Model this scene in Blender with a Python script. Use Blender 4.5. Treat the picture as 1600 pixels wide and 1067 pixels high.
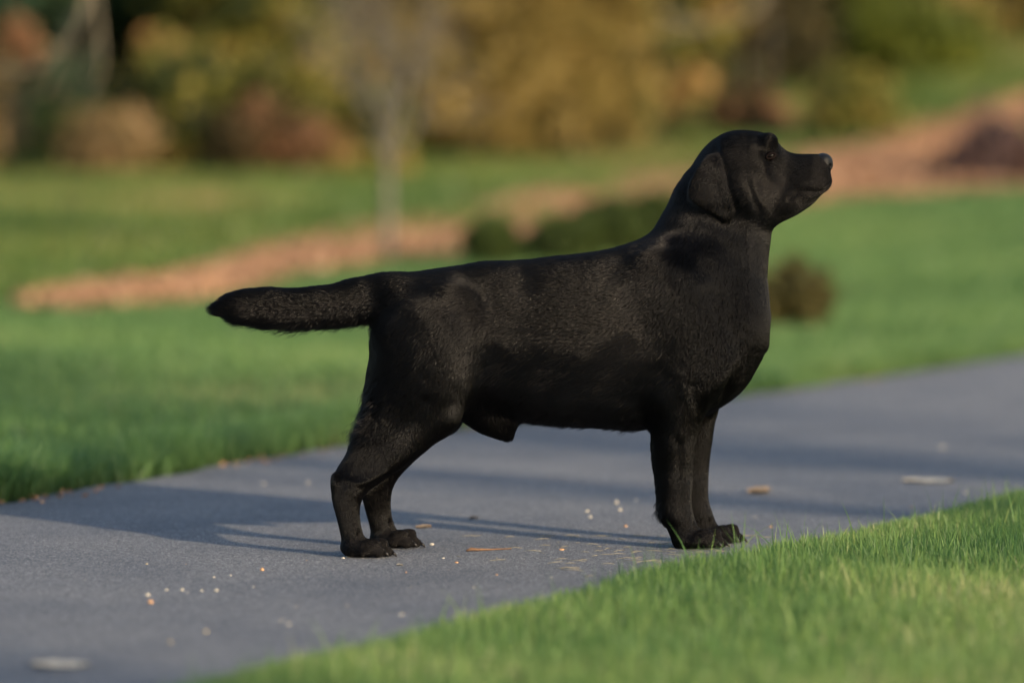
import bpy, math, random
import numpy as np
from mathutils import Vector

for _o in list(bpy.data.objects):
    bpy.data.objects.remove(_o)
scene = bpy.context.scene
R = math.radians

# ------------------------------------------------------------------ camera
F = 6000.0                      # focal length in pixels of the 1600 px wide photograph
CAM_H = 0.74
PITCH = math.atan((533.5 - 260.0) / F)
cam_d = bpy.data.cameras.new("camera")
cam = bpy.data.objects.new("camera", cam_d)
scene.collection.objects.link(cam)
cam.location = (0, 0, CAM_H)
cam.rotation_euler = (R(90) - PITCH, 0, 0)
cam_d.sensor_width = 36.0
cam_d.lens = F / 1600 * 36.0
cam_d.clip_start = 0.1
cam_d.clip_end = 800
cam_d.dof.use_dof = True
cam_d.dof.focus_distance = 7.31
cam_d.dof.aperture_fstop = 1.65
cam_d.dof.aperture_blades = 0
scene.camera = cam

# ------------------------------------------------------------------ sky, sun, exposure
SUN_EL = 17.0
SUN_AZ = Vector((0.69, -0.72, 0)).normalized()      # horizontal direction towards the sun
world = bpy.data.worlds.new("World")
scene.world = world
world.use_nodes = True
wt = world.node_tree
bg = wt.nodes["Background"]
sky = wt.nodes.new("ShaderNodeTexSky")
sky.sky_type = 'NISHITA'
sky.sun_disc = False
sky.sun_elevation = R(SUN_EL)
sky.sun_rotation = math.atan2(SUN_AZ.x, SUN_AZ.y)
sky.air_density = 1.0
sky.dust_density = 1.5
wt.links.new(sky.outputs[0], bg.inputs[0])
bg.inputs[1].default_value = 0.15
sun_d = bpy.data.lights.new("sun", 'SUN')
sun_d.energy = 3.2
sun_d.angle = R(0.9)
sun_d.color = (1.0, 0.80, 0.56)
sun = bpy.data.objects.new("sun", sun_d)
scene.collection.objects.link(sun)
ce, se = math.cos(R(SUN_EL)), math.sin(R(SUN_EL))
sun.rotation_euler = Vector((-SUN_AZ.x * ce, -SUN_AZ.y * ce, -se)).to_track_quat('-Z', 'Y').to_euler()
sun.location = (20, -20, 12)
scene.view_settings.view_transform = 'Standard'
scene.view_settings.look = 'None'
scene.view_settings.exposure = 0.84
scene.view_settings.gamma = 1
scene.cycles.use_denoising = True
scene.cycles.max_bounces = 6
scene.cycles.transparent_max_bounces = 6
scene.cycles_curves.shape = 'RIBBONS'

# ------------------------------------------------------------------ helpers
cp, sp_ = math.cos(PITCH), math.sin(PITCH)

def P(px, py, Y):
    """world point on the pixel's ray at world depth Y"""
    dx = (px - 800) / F
    dz = (533.5 - py) / F
    # camera space (dx, dz, -1) -> world
    y = cp + dz * sp_
    z = dz * cp - sp_
    t = Y / y
    return np.array((dx * t, Y, CAM_H + z * t))

def proj(p):
    """world points (n,3) -> pixel coordinates"""
    q = p - np.array((0, 0, CAM_H))
    f = q[:, 1] * cp - q[:, 2] * sp_
    u = q[:, 1] * sp_ + q[:, 2] * cp
    return 800 + F * q[:, 0] / f, 533.5 - F * u / f

def tag(o, label=None, cat=None, group=None, kind=None):
    if label: o["label"] = label
    if cat: o["category"] = cat
    if group: o["group"] = group
    if kind: o["kind"] = kind
    return o

def link(name, data, parent=None):
    o = bpy.data.objects.new(name, data)
    scene.collection.objects.link(o)
    if parent: o.parent = parent
    return o

def empty(name, loc):
    o = bpy.data.objects.new(name, None)
    scene.collection.objects.link(o)
    o.location = loc
    o.empty_display_size = 0.1
    return o

def mesh_np(name, verts, faces, mat, parent=None, smooth=True, attrs=None, nper=None):
    """faces: (n,k) int array (k = 3 or 4), or a list of such arrays"""
    me = bpy.data.meshes.new(name)
    fl = faces if isinstance(faces, list) else [faces]
    fl = [np.asarray(f, dtype=np.int32) for f in fl if len(f)]
    verts = np.asarray(verts, dtype=np.float32)
    if parent is not None:
        verts = verts - np.array(parent.location, dtype=np.float32)[None]
    me.vertices.add(len(verts))
    me.vertices.foreach_set("co", verts.ravel())
    tot = sum(f.size for f in fl)
    me.loops.add(tot)
    me.loops.foreach_set("vertex_index", np.concatenate([f.ravel() for f in fl]))
    npoly = sum(len(f) for f in fl)
    sizes = np.concatenate([np.full(len(f), f.shape[1], dtype=np.int32) for f in fl])
    starts = np.concatenate([[0], np.cumsum(sizes)[:-1]]).astype(np.int32)
    me.polygons.add(npoly)
    me.polygons.foreach_set("loop_start", starts)
    me.polygons.foreach_set("loop_total", sizes)
    me.update(calc_edges=True)
    me.polygons.foreach_set("use_smooth", np.full(npoly, bool(smooth)))
    if attrs:
        for k, v in attrs.items():
            a = me.attributes.new(k, 'FLOAT', 'POINT')
            a.data.foreach_set("value", np.asarray(v, dtype=np.float32))
    me.materials.append(mat)
    return link(name, me, parent)

def smoothstep(a, b, x):
    t = np.clip((np.asarray(x, float) - a) / (b - a), 0, 1)
    return t * t * (3 - 2 * t)

_nr = np.random.RandomState(5)
_K = _nr.normal(size=(14, 3)); _K /= np.linalg.norm(_K, axis=1)[:, None]
_K *= _nr.uniform(0.6, 1.7, size=(14, 1)); _PH = _nr.uniform(0, 6.28, 14)
def noise3(p, scale, seed=0):
    """cheap smooth noise, about -1..1; p (n,3)"""
    q = np.asarray(p) * scale + seed * 7.13
    w = q + 0.7 * np.sin(q[:, [1, 2, 0]] * 1.3 + seed)
    s = np.zeros(len(q))
    for i in range(14):
        s += np.sin(w @ _K[i] * 3.0 + _PH[i] + seed * i)
    return s / 4.2

def node_mat(name):
    m = bpy.data.materials.new(name)
    m.use_nodes = True
    nt = m.node_tree
    b = nt.nodes["Principled BSDF"]
    return m, nt, b

def N(nt, kind, **kw):
    n = nt.nodes.new(kind)
    for k, v in kw.items():
        if hasattr(n, k): setattr(n, k, v)
        else: n.inputs[k].default_value = v
    return n

def ramp(nt, fac, stops):
    r = nt.nodes.new("ShaderNodeValToRGB")
    while len(r.color_ramp.elements) > 2: r.color_ramp.elements.remove(r.color_ramp.elements[-1])
    e = r.color_ramp.elements
    while len(e) < len(stops): e.new(0.5)
    for i, (p, c) in enumerate(stops):
        e[i].position = p
        e[i].color = (*c, 1) if len(c) == 3 else c
    nt.links.new(fac, r.inputs[0])
    return r.outputs[0]

def noise_tex(nt, scale, detail=4, rough=0.55, coord='Object'):
    tc = nt.nodes.new("ShaderNodeTexCoord")
    n = nt.nodes.new("ShaderNodeTexNoise")
    n.inputs["Scale"].default_value = scale
    n.inputs["Detail"].default_value = detail
    n.inputs["Roughness"].default_value = rough
    nt.links.new(tc.outputs[coord], n.inputs["Vector"])
    return n.outputs[0]

def mix_rgb(nt, fac, a, b, mode='MIX'):
    m = nt.nodes.new("ShaderNodeMix")
    m.data_type = 'RGBA'; m.blend_type = mode
    for s, v in ((0, fac), (6, a), (7, b)):
        if hasattr(v, "links") or isinstance(v, bpy.types.NodeSocket): nt.links.new(v, m.inputs[s])
        else: m.inputs[s].default_value = v if s == 0 else (*v, 1)
    return m.outputs[2]

def simple_mat(name, c1, c2, scale=20, rough=0.7, bump=0.0, spec=0.5):
    m, nt, b = node_mat(name)
    n = noise_tex(nt, scale)
    nt.links.new(ramp(nt, n, [(0.3, c1), (0.7, c2)]), b.inputs["Base Color"])
    b.inputs["Roughness"].default_value = rough
    b.inputs["Specular IOR Level"].default_value = spec
    if bump:
        bp = nt.nodes.new("ShaderNodeBump"); bp.inputs["Strength"].default_value = bump
        bp.inputs["Distance"].default_value = 0.01
        nt.links.new(n, bp.inputs["Height"]); nt.links.new(bp.outputs[0], b.inputs["Normal"])
    return m

def leaf_mat(name, stops, transl=0.35, rough=0.55, spec=0.3):
    """colour by the per-leaf attribute 'tint'"""
    m, nt, b = node_mat(name)
    at = nt.nodes.new("ShaderNodeAttribute"); at.attribute_name = "tint"
    col = ramp(nt, at.outputs["Fac"], stops)
    nt.links.new(col, b.inputs["Base Color"])
    b.inputs["Roughness"].default_value = rough
    b.inputs["Specular IOR Level"].default_value = spec
    tr = nt.nodes.new("ShaderNodeBsdfTranslucent")
    nt.links.new(col, tr.inputs[0])
    mx = nt.nodes.new("ShaderNodeMixShader"); mx.inputs[0].default_value = transl
    nt.links.new(b.outputs[0], mx.inputs[1]); nt.links.new(tr.outputs[0], mx.inputs[2])
    nt.links.new(mx.outputs[0], nt.nodes["Material Output"].inputs[0])
    return m

# ------------------------------------------------------------------ terrain
def far_edge_x(y):      # far (left) edge of the path
    return np.interp(y, [-30, 4.0, 8.4, 9.25, 10.3, 12.3, 14.8, 20, 40, 80], [-22.0, -3.1, -1.12, -.79, -.40, .74, 1.97, 4.4, 14, 34])
def near_edge_x(y):     # near (right) edge
    return np.interp(y, [-30, 4.0, 5.5, 6.94, 8.54, 10.5, 14.8, 20, 40, 80], [-18.0, -1.05, -.43, .26, 1.16, 2.2, 4.4, 6.9, 17, 37])

def H(x, y):
    x = np.asarray(x, float); y = np.asarray(y, float)
    base = 0.052 * (np.sqrt((y - 19.0) ** 2 + 4) + (y - 19.0)) / 2
    base = base - 0.052 * (np.sqrt(19.0 ** 2 + 4) - 19.0) / 2
    hill = 0.055 * smoothstep(-1.0, 5.5, x) * np.clip(y - 30, 0, 14)
    und = 0.02 * np.sin(x * 1.1 + y * 0.35) * smoothstep(12, 22, y)
    return base + hill + und

def grid_sheet(name, xs, ys, zf, mat, **kw):
    X, Y = np.meshgrid(xs, ys)
    v = np.stack([X.ravel(), Y.ravel(), zf(X.ravel(), Y.ravel())], 1)
    nx, ny = len(xs), len(ys)
    i = (np.arange(ny - 1)[:, None] * nx + np.arange(nx - 1)[None]).ravel()
    f = np.stack([i, i + 1, i + nx + 1, i + nx], 1)
    return mesh_np(name, v, f, mat, **kw)

def ground_at(px, py, lo=4.0, hi=60.0):
    """depth Y at which the ray of a picture point first meets the terrain"""
    for Y in np.arange(lo, hi, 0.05):
        q = P(px, py, Y)
        if q[2] <= float(H(q[0], Y)): return float(Y)
    return hi

# ground: soil and thatch under the grass
m_ground, nt, b = node_mat("lawn_soil")
n1 = noise_tex(nt, 1.3, 5); n2 = noise_tex(nt, 60, 4)
c1 = ramp(nt, n1, [(0.3, (0.050, 0.095, 0.022)), (0.7, (0.095, 0.14, 0.034))])
c2 = ramp(nt, n2, [(0.3, (0.35, 0.33, 0.3)), (0.75, (1, 1, 1))])
nt.links.new(mix_rgb(nt, 1.0, c1, c2, 'MULTIPLY'), b.inputs["Base Color"])
b.inputs["Roughness"].default_value = 0.95
b.inputs["Specular IOR Level"].default_value = 0.1
xs = np.concatenate([np.linspace(-300, -20, 18), np.linspace(-19, 19, 96), np.linspace(20, 300, 18)])
ys = np.concatenate([np.linspace(-200, -5, 14), np.linspace(-4, 62, 150), np.linspace(65, 400, 22)])
g = grid_sheet("ground", xs, ys, lambda x, y: H(x, y) - 0.014, m_ground)
tag(g, kind="structure")

# path
m_asph, nt, b = node_mat("asphalt")
nf = noise_tex(nt, 300, 4, 0.8); nm = noise_tex(nt, 70, 6, 0.75); nl = noise_tex(nt, 2.6, 7, 0.65)
cf = ramp(nt, nf, [(0.34, (0.030, 0.034, 0.042)), (0.46, (0.110, 0.121, 0.140)), (0.56, (0.215, 0.228, 0.252)), (0.68, (0.60, 0.60, 0.59))])
cm = ramp(nt, nm, [(0.30, (0.58, 0.58, 0.60)), (0.70, (1.30, 1.28, 1.25))])
cl = ramp(nt, nl, [(0.3, (0.74, 0.76, 0.80)), (0.5, (1.0, 0.99, 0.98)), (0.7, (1.16, 1.13, 1.08))])
c = mix_rgb(nt, 1.0, cf, cm, 'MULTIPLY'); c = mix_rgb(nt, 1.0, c, cl, 'MULTIPLY')
tcv = nt.nodes.new("ShaderNodeTexCoord"); vo = nt.nodes.new("ShaderNodeTexVoronoi"); vo.inputs["Scale"].default_value = 150
nt.links.new(tcv.outputs["Object"], vo.inputs["Vector"])
chipm = ramp(nt, vo.outputs["Distance"], [(0.10, (1, 1, 1)), (0.30, (0, 0, 0))])
sepc = nt.nodes.new("ShaderNodeSeparateColor"); nt.links.new(vo.outputs["Color"], sepc.inputs[0])
chs = ramp(nt, sepc.outputs[0], [(0.80, (0, 0, 0)), (0.90, (1, 1, 1))])
c = mix_rgb(nt, mix_rgb(nt, 1.0, chipm, chs, 'MULTIPLY'), c, (0.42, 0.41, 0.39))
nt.links.new(c, b.inputs["Base Color"])
b.inputs["Roughness"].default_value = 0.88
b.inputs["Specular IOR Level"].default_value = 0.35
bp = nt.nodes.new("ShaderNodeBump"); bp.inputs["Strength"].default_value = 1.0; bp.inputs["Distance"].default_value = 0.0032
nt.links.new(nf, bp.inputs["Height"]); nt.links.new(bp.outputs[0], b.inputs["Normal"])
py_ = np.concatenate([np.linspace(-30, 4, 20), np.linspace(4.05, 16, 240), np.linspace(16.5, 80, 40)])
rows = []
wob = lambda y, s: 0.012 * np.sin(y * 9 + s) + 0.010 * np.sin(y * 23 + 2 * s) + 0.006 * np.sin(y * 51 + s * 3)
for y in py_:
    a, c_ = float(far_edge_x(y)) + wob(y, 1), float(near_edge_x(y)) + wob(y, 4)
    xx = [a] + list(np.linspace(a, c_, 9)) + [c_]
    rows.append([(x, y, float(H(x, y)) + (0.0 if 0 < k < len(xx) - 1 else -0.03)) for k, x in enumerate(xx)])
nx = len(rows[0]); v = np.array(rows).reshape(-1, 3)
i = (np.arange(len(rows) - 1)[:, None] * nx + np.arange(nx - 1)[None]).ravel()
pth = mesh_np("path", v, np.stack([i, i + 1, i + nx + 1, i + nx], 1), m_asph, smooth=False)
tag(pth, kind="structure")

# ------------------------------------------------------------------ grass
def blades(name, x, y, h, w, mat, rng, lean=0.45, segs=3, tint=None, z0=-0.014, dirbias=None):
    n = len(x)
    z = H(x, y) + z0
    base = np.stack([x, y, z], 1)
    a = rng.uniform(0, 2 * np.pi, n)
    if dirbias is not None:
        a = np.where(rng.rand(n) < 0.45, dirbias + rng.normal(0, 0.6, n), a)
    d = np.stack([np.cos(a), np.sin(a), np.zeros(n)], 1)          # lean direction
    fa = rng.uniform(0, 2 * np.pi, n)
    s = np.stack([np.cos(fa), np.sin(fa), np.zeros(n)], 1)        # width direction
    ln = rng.gamma(2.0, lean / 2.0, n).clip(0, 1.3)
    vs, tv = [], []
    for k in range(segs + 1):
        t = k / segs
        c = base + d * (ln * h * t ** 1.8)[:, None] + np.array((0, 0, 1.0)) * (h * t * (1 - 0.22 * ln * t))[:, None]
        ww = (w * (1 - t ** 1.6) * 0.5)[:, None]
        if k < segs:
            vs += [c - s * ww, c + s * ww]; tv += [t, t]
        else:
            vs += [c]; tv += [t]
    m = 2 * segs + 1
    V = np.stack(vs, 1).reshape(-1, 3)
    b0 = (np.arange(n) * m)[:, None]
    quads = np.concatenate([b0 + np.array([[2 * k, 2 * k + 1, 2 * k + 3, 2 * k + 2]]) for k in range(segs - 1)]) if segs > 1 else np.zeros((0, 4), int)
    tris = b0 + np.array([[2 * segs - 2, 2 * segs - 1, 2 * segs]])
    if tint is None: tint = rng.rand(n)
    T = np.repeat(tint, m)
    TV = np.tile(np.array(tv), n)
    return mesh_np(name, V, [quads, tris], mat, smooth=True, attrs={"tint": T, "tip": TV})

def grass_mat(name, stops, base_col, transl=0.45):
    m, nt, b = node_mat(name)
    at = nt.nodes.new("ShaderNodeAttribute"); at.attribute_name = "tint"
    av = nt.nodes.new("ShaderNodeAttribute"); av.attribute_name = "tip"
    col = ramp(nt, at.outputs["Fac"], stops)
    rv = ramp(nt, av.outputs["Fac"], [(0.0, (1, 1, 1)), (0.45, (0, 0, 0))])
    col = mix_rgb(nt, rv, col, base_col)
    nt.links.new(col, b.inputs["Base Color"])
    b.inputs["Roughness"].default_value = 0.45
    b.inputs["Specular IOR Level"].default_value = 0.45
    tr = nt.nodes.new("ShaderNodeBsdfTranslucent"); nt.links.new(col, tr.inputs[0])
    mx = nt.nodes.new("ShaderNodeMixShader"); mx.inputs[0].default_value = transl
    nt.links.new(b.outputs[0], mx.inputs[1]); nt.links.new(tr.outputs[0], mx.inputs[2])
    nt.links.new(mx.outputs[0], nt.nodes["Material Output"].inputs[0])
    return m

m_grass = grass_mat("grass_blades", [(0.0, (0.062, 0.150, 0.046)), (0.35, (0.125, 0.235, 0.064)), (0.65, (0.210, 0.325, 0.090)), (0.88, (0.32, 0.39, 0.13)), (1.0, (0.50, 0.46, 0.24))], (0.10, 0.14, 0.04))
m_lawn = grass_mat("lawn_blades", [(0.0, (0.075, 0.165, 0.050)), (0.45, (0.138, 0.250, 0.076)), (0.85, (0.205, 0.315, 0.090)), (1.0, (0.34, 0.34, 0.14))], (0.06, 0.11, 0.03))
rng = np.random.RandomState(11)

def scatter(n, y0, y1, x0f, x1f, keep=None):
    y = rng.uniform(y0, y1, n)
    u = rng.rand(n)
    x = x0f(y) + (x1f(y) - x0f(y)) * u
    if keep is not None:
        k = keep(x, y); x, y = x[k], y[k]
    return x, y

view = lambda y: 0.142 * y + 0.25
# near lawn, bottom right
def near_keep(x, y):
    e = near_edge_x(y) + 0.02 + 0.025 * noise3(np.stack([x, y, 0 * x], 1), 4, 2)
    dd = (x - e)
    return dd > rng.uniform(-0.035, 0.05, len(x))
x, y = scatter(150000, 4.3, 9.4, lambda y: near_edge_x(y) - .05, lambda y: np.maximum(view(y), near_edge_x(y) + 0.05), near_keep)
p3 = np.stack([x, y, 0 * x], 1)
hh = rng.uniform(0.035, 0.062, len(x)) * (1 + 0.18 * noise3(p3, 2.2, 3)) * (1 - 0.35 * smoothstep(0.12, 0.0, x - near_edge_x(y)))
tl = rng.rand(len(x)) < 0.02
hh = np.where(tl, hh * rng.uniform(1.3, 2.1, len(x)), hh)
tt = (0.42 + 0.22 * noise3(p3, 1.5, 5) + rng.normal(0, 0.2, len(x))).clip(0, 1)
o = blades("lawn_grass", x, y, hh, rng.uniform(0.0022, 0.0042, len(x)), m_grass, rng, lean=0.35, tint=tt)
tag(o, "short bright green grass in the near right corner beside the path", "grass", kind="stuff")
# a fringe of the same lawn outside the frame
x, y = scatter(22000, 1.5, 9.4, lambda y: near_edge_x(y), lambda y: near_edge_x(y) + 4.5, lambda x, y: (x > view(y)) | (y < 4.3))
o = blades("lawn_fringe_grass", x, y, rng.uniform(0.04, 0.06, len(x)), rng.uniform(0.006, 0.01, len(x)), m_grass, rng, lean=0.4, segs=2)
tag(o, "green lawn grass continuing beyond the near right corner", "grass", kind="stuff")

# far lawn: edge strip with long blades, then mown grass out to the mulch and beyond
def far_keep(x, y):
    e = far_edge_x(y) - 0.02 + 0.03 * noise3(np.stack([x, y, 0 * x], 1), 3, 8)
    return x < e - rng.uniform(-0.03, 0.06, len(x))
x, y = scatter(125000, 6.0, 16.5, lambda y: np.maximum(-view(y) - 1.6, far_edge_x(y) - 0.55), lambda y: np.minimum(far_edge_x(y) + .05, view(y) + .1), far_keep)
p3 = np.stack([x, y, 0 * x], 1)
dd = far_edge_x(y) - x
hh = rng.uniform(0.05, 0.085, len(x)) * (1 + 0.3 * noise3(p3, 1.6, 4)) * (1 + .3 * smoothstep(11, 8.5, y)) * (0.8 + 0.8 * np.exp(-((dd - 0.10) / 0.13) ** 2))
tt = (0.40 + 0.2 * noise3(p3, 1.1, 7) + rng.normal(0, 0.18, len(x))).clip(0, 1)
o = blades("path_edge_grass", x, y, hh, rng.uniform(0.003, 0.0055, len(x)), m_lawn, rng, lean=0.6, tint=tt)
tag(o, "longer green grass flopping over the far edge of the path", "grass", kind="stuff")

def lawn_band(name, label, n, y0, y1, h0, h1, w0, w1, mat, keep, tb=0.45, seed=1):
    x, y = scatter(n, y0, y1, lambda y: -view(y) - 3.0, lambda y: view(y) + 2.2, keep)
    p3 = np.stack([x, y, 0 * x], 1)
    tt = (tb + 0.24 * noise3(p3, 0.55, seed) + rng.normal(0, 0.15, len(x))).clip(0, 1)
    o = blades(name, x, y, rng.uniform(h0, h1, len(x)) * (1 + .25 * noise3(p3, .5, seed + 3)), rng.uniform(w0, w1, len(x)), mat, rng, lean=0.45, segs=2, tint=tt)
    tag(o, label, "grass", kind="stuff")

# mulch bed outline: front and back edges as X -> Y functions
def edge_pts(L):
    L = [(px, py + float(np.interp(px, [0, 60, 300, 800, 1100], [6, 14, 26, 18, 0]))) for px, py in L]
    return np.array([P(px, py, ground_at(px, py))[:2] for px, py in L])
mf = edge_pts([(-300, 470), (20, 476), (100, 474), (180, 462), (330, 440), (450, 412), (600, 388), (760, 372), (880, 362), (1000, 342), (1300, 314), (1600, 294), (1900, 280)])
mb = edge_pts([(-300, 469), (20, 475), (70, 456), (180, 434), (330, 404), (450, 364), (600, 340), (760, 312), (880, 288), (1000, 272), (1180, 254), (1350, 236), (1450, 200), (1600, 155), (1900, 145)])
mfy = lambda x: np.interp(x, mf[:, 0], mf[:, 1])
mby = lambda x: np.interp(x, mb[:, 0], mb[:, 1])
in_mulch = lambda x, y: (y > mfy(x)) & (y < mby(x))
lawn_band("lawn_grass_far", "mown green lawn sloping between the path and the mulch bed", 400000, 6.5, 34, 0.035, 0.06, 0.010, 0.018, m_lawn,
          lambda x, y: (x < far_edge_x(y) - 0.3) & ((y < mfy(x)) | (mby(x) - mfy(x) < .3)) , 0.52, 3)
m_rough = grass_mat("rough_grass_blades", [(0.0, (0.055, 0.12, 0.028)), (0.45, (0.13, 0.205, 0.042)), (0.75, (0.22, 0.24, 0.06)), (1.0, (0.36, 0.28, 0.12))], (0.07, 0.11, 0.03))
lawn_band("rough_grass", "taller yellow green grass behind the mulch bed below the trees", 240000, 19, 62, 0.08, 0.16, 0.025, 0.045, m_rough,
          lambda x, y: (y > mby(x)) | ((y > mfy(x) + .5) & (noise3(np.stack([x, y, 0 * x], 1), .8, 4) > .30 + 1.2 * smoothstep(1.5, 3, x) - .9 * smoothstep(.35, 1, (y - mfy(x)) / (mby(x) - mfy(x) + .01)))), 0.5, 9)

# mulch bed
m_mulch, nt, b = node_mat("mulch")
nf = noise_tex(nt, 26, 6, 0.7); nl = noise_tex(nt, 1.1, 4)
cf = ramp(nt, nf, [(0.30, (0.15, 0.080, 0.045)), (0.5, (0.27, 0.155, 0.092)), (0.70, (0.38, 0.235, 0.145))])
cl = ramp(nt, nl, [(0.35, (0.75, 0.75, 0.8)), (0.65, (1.1, 1.05, 1.0))])
nt.links.new(mix_rgb(nt, 1.0, cf, cl, 'MULTIPLY'), b.inputs["Base Color"])
b.inputs["Roughness"].default_value = 0.95
bp = nt.nodes.new("ShaderNodeBump"); bp.inputs["Strength"].default_value = 0.8; bp.inputs["Distance"].default_value = 0.03
nt.links.new(nf, bp.inputs["Height"]); nt.links.new(bp.outputs[0], b.inputs["Normal"])
mx = np.linspace(-6.5, 9.5, 220); tv = np.linspace(0, 1, 44)
vv = []
for t in tv:
    wv = 0.22 * np.sin(mx * 2.1 + 1) + 0.12 * np.sin(mx * 5.3)
    yy = (mfy(mx) + wv * 0.6) * (1 - t) + (mby(mx) + wv) * t
    edge = min(1.0, min(t, 1 - t) * 9) * smoothstep(0.02, 0.5, mby(mx) - mfy(mx))
    zz = H(mx, yy) - 0.002 - 0.06 * (1 - smoothstep(.10, .45, mby(mx) - mfy(mx))) + edge * (0.022 + 0.012 * noise3(np.stack([mx, yy, 0 * mx], 1), 1.7, 2) + 0.012 * noise3(np.stack([mx, yy, 0 * mx], 1), 11, 4))
    vv.append(np.stack([mx, yy, zz], 1))
v = np.concatenate(vv); nx = len(mx)
i = (np.arange(len(tv) - 1)[:, None] * nx + np.arange(nx - 1)[None]).ravel()
o = mesh_np("mulch_bed", v, np.stack([i, i + 1, i + nx + 1, i + nx], 1), m_mulch)
tag(o, kind="structure")
# loose bark chips on the bed
m_chip = leaf_mat("bark_chips", [(0, (0.17, 0.088, 0.050)), (0.5, (0.32, 0.18, 0.108)), (1, (0.48, 0.31, 0.195))], transl=0.0, rough=0.9)
n = 60000
x = rng.uniform(-5.5, 8, n); t = rng.rand(n); y = mfy(x) * (1 - t) + mby(x) * t
x += rng.normal(0, .05, n)
k_ = (mby(x) - mfy(x)) > .35; x, y, n = x[k_], y[k_], int(k_.sum())
cpos = np.stack([x, y, H(x, y) + 0.022 + rng.uniform(0, 0.035, n)], 1)
def cards(cpos, size, rng, aspect=0.6, up=0.0):
    n = len(cpos)
    a = rng.normal(size=(n, 3)); a[:, 2] = a[:, 2] * (1 - up); a /= np.linalg.norm(a, axis=1)[:, None]
    b_ = np.cross(a, rng.normal(size=(n, 3))); b_ /= np.linalg.norm(b_, axis=1)[:, None]
    c_ = np.cross(a, b_)
    s = np.asarray(size)[:, None] if np.ndim(size) else size
    # a leaf of 6 corners folded a little along its rib
    tip = cpos + a * s; tail = cpos - a * s
    l1 = cpos + a * s * 0.35 + b_ * s * aspect + c_ * s * 0.15
    l2 = cpos - a * s * 0.45 + b_ * s * aspect * 0.8 + c_ * s * 0.12
    r1 = cpos + a * s * 0.35 - b_ * s * aspect + c_ * s * 0.15
    r2 = cpos - a * s * 0.45 - b_ * s * aspect * 0.8 + c_ * s * 0.12
    V = np.stack([tail, l2, l1, tip, r1, r2], 1).reshape(-1, 3)
    k = (np.arange(n) * 6)[:, None]
    return V, np.concatenate([k + np.array([[0, 1, 2, 3]]), k + np.array([[0, 3, 4, 5]])])
V, Fc = cards(cpos, rng.uniform(0.02, 0.05, n), rng, 0.45, 0.3)
o = mesh_np("bark_chips", V, Fc, m_chip, smooth=False, attrs={"tint": np.repeat(rng.rand(n), 6)})
tag(o, "loose reddish tan bark chips covering the mulch bed", "bark mulch", kind="stuff")

# ------------------------------------------------------------------ trees and shrubs
def tube(pts, rad, sides=7):
    pts = np.asarray(pts, float); rad = np.asarray(rad, float)
    n = len(pts); tg = np.gradient(pts, axis=0); tg /= (np.linalg.norm(tg, axis=1)[:, None] + 1e-9)
    ref = np.array((0.13, 0.97, 0.2)) if abs(tg[0][1]) < 0.9 else np.array((1.0, 0, 0))
    a = np.cross(tg, ref); a /= np.linalg.norm(a, axis=1)[:, None]; b_ = np.cross(tg, a)
    th = np.arange(sides) / sides * 2 * np.pi
    V = (pts[:, None] + (a[:, None] * np.cos(th)[None, :, None] + b_[:, None] * np.sin(th)[None, :, None]) * rad[:, None, None]).reshape(-1, 3)
    q = []
    for i in range(n - 1):
        for j in range(sides):
            k = (j + 1) % sides
            q.append((i * sides + j, i * sides + k, (i + 1) * sides + k, (i + 1) * sides + j))
    V = np.concatenate([V, pts[[0, -1]]])
    c0, c1 = n * sides, n * sides + 1
    for j in range(sides):
        k = (j + 1) % sides
        q.append((c0, k, j, j)); q.append((c1, (n - 1) * sides + j, (n - 1) * sides + k, (n - 1) * sides + k))
    quads = [f for f in q if len(set(f)) == 4]; tris = [(f[0], f[1], f[2]) for f in q if len(set(f)) == 3]
    return V, np.array(quads), np.array(tris)

class Tubes:
    def __init__(s): s.V, s.Q, s.T, s.n = [], [], [], 0
    def add(s, pts, rad, sides=7):
        V, Q, T = tube(pts, rad, sides)
        s.V.append(V); s.Q.append(Q + s.n); s.T.append(T + s.n); s.n += len(V)
    def build(s, name, mat, parent=None):
        return mesh_np(name, np.concatenate(s.V), [np.concatenate(s.Q), np.concatenate(s.T)], mat, parent)

def wander(p, d, length, n, rng, wob=0.12, bend=(0, 0, 0)):
    pts = [np.array(p, float)]; d = np.array(d, float) / np.linalg.norm(d)
    for i in range(n):
        d = d + rng.normal(0, wob, 3) + np.array(bend) / n
        d /= np.linalg.norm(d)
        pts.append(pts[-1] + d * length / n)
    return pts, d

def grow(tb, p, d, length, r, depth, rng, spread=0.6, bend=(0, 0, 0.2), wob=0.12, kids=3, tips=None):
    pts, dd = wander(p, d, length, 6, rng, wob, bend)
    rad = np.linspace(r, r * 0.55, 7)
    tb.add(pts, rad, 8 if depth > 2 else 5)
    if tips is not None: tips.append(pts[-1])
    if depth <= 0: return
    for k in range(kids + (1 if depth > 1 else 0)):
        i = rng.randint(2, 7)
        nd = dd + rng.normal(0, spread, 3)
        grow(tb, pts[i], nd, length * rng.uniform(0.55, 0.8), rad[i] * 0.65, depth - 1, rng, spread, bend, wob, kids, tips)

def crown_points(blobs, n, rng, shell=0.55):
    vol = np.array([b_[3] * b_[4] * b_[5] for b_ in blobs]) ** 0.75
    ks = rng.choice(len(blobs), n, p=vol / vol.sum())
    B = np.array(blobs)[ks]
    d = rng.normal(size=(n, 3)); d /= np.linalg.norm(d, axis=1)[:, None]
    r = rng.uniform(0, 1, n) ** (1 - shell)
    r = np.where(rng.rand(n) < .34, r * rng.uniform(1, 1.8, n), r)
    return B[:, :3] + d * r[:, None] * B[:, 3:6], ks

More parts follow.
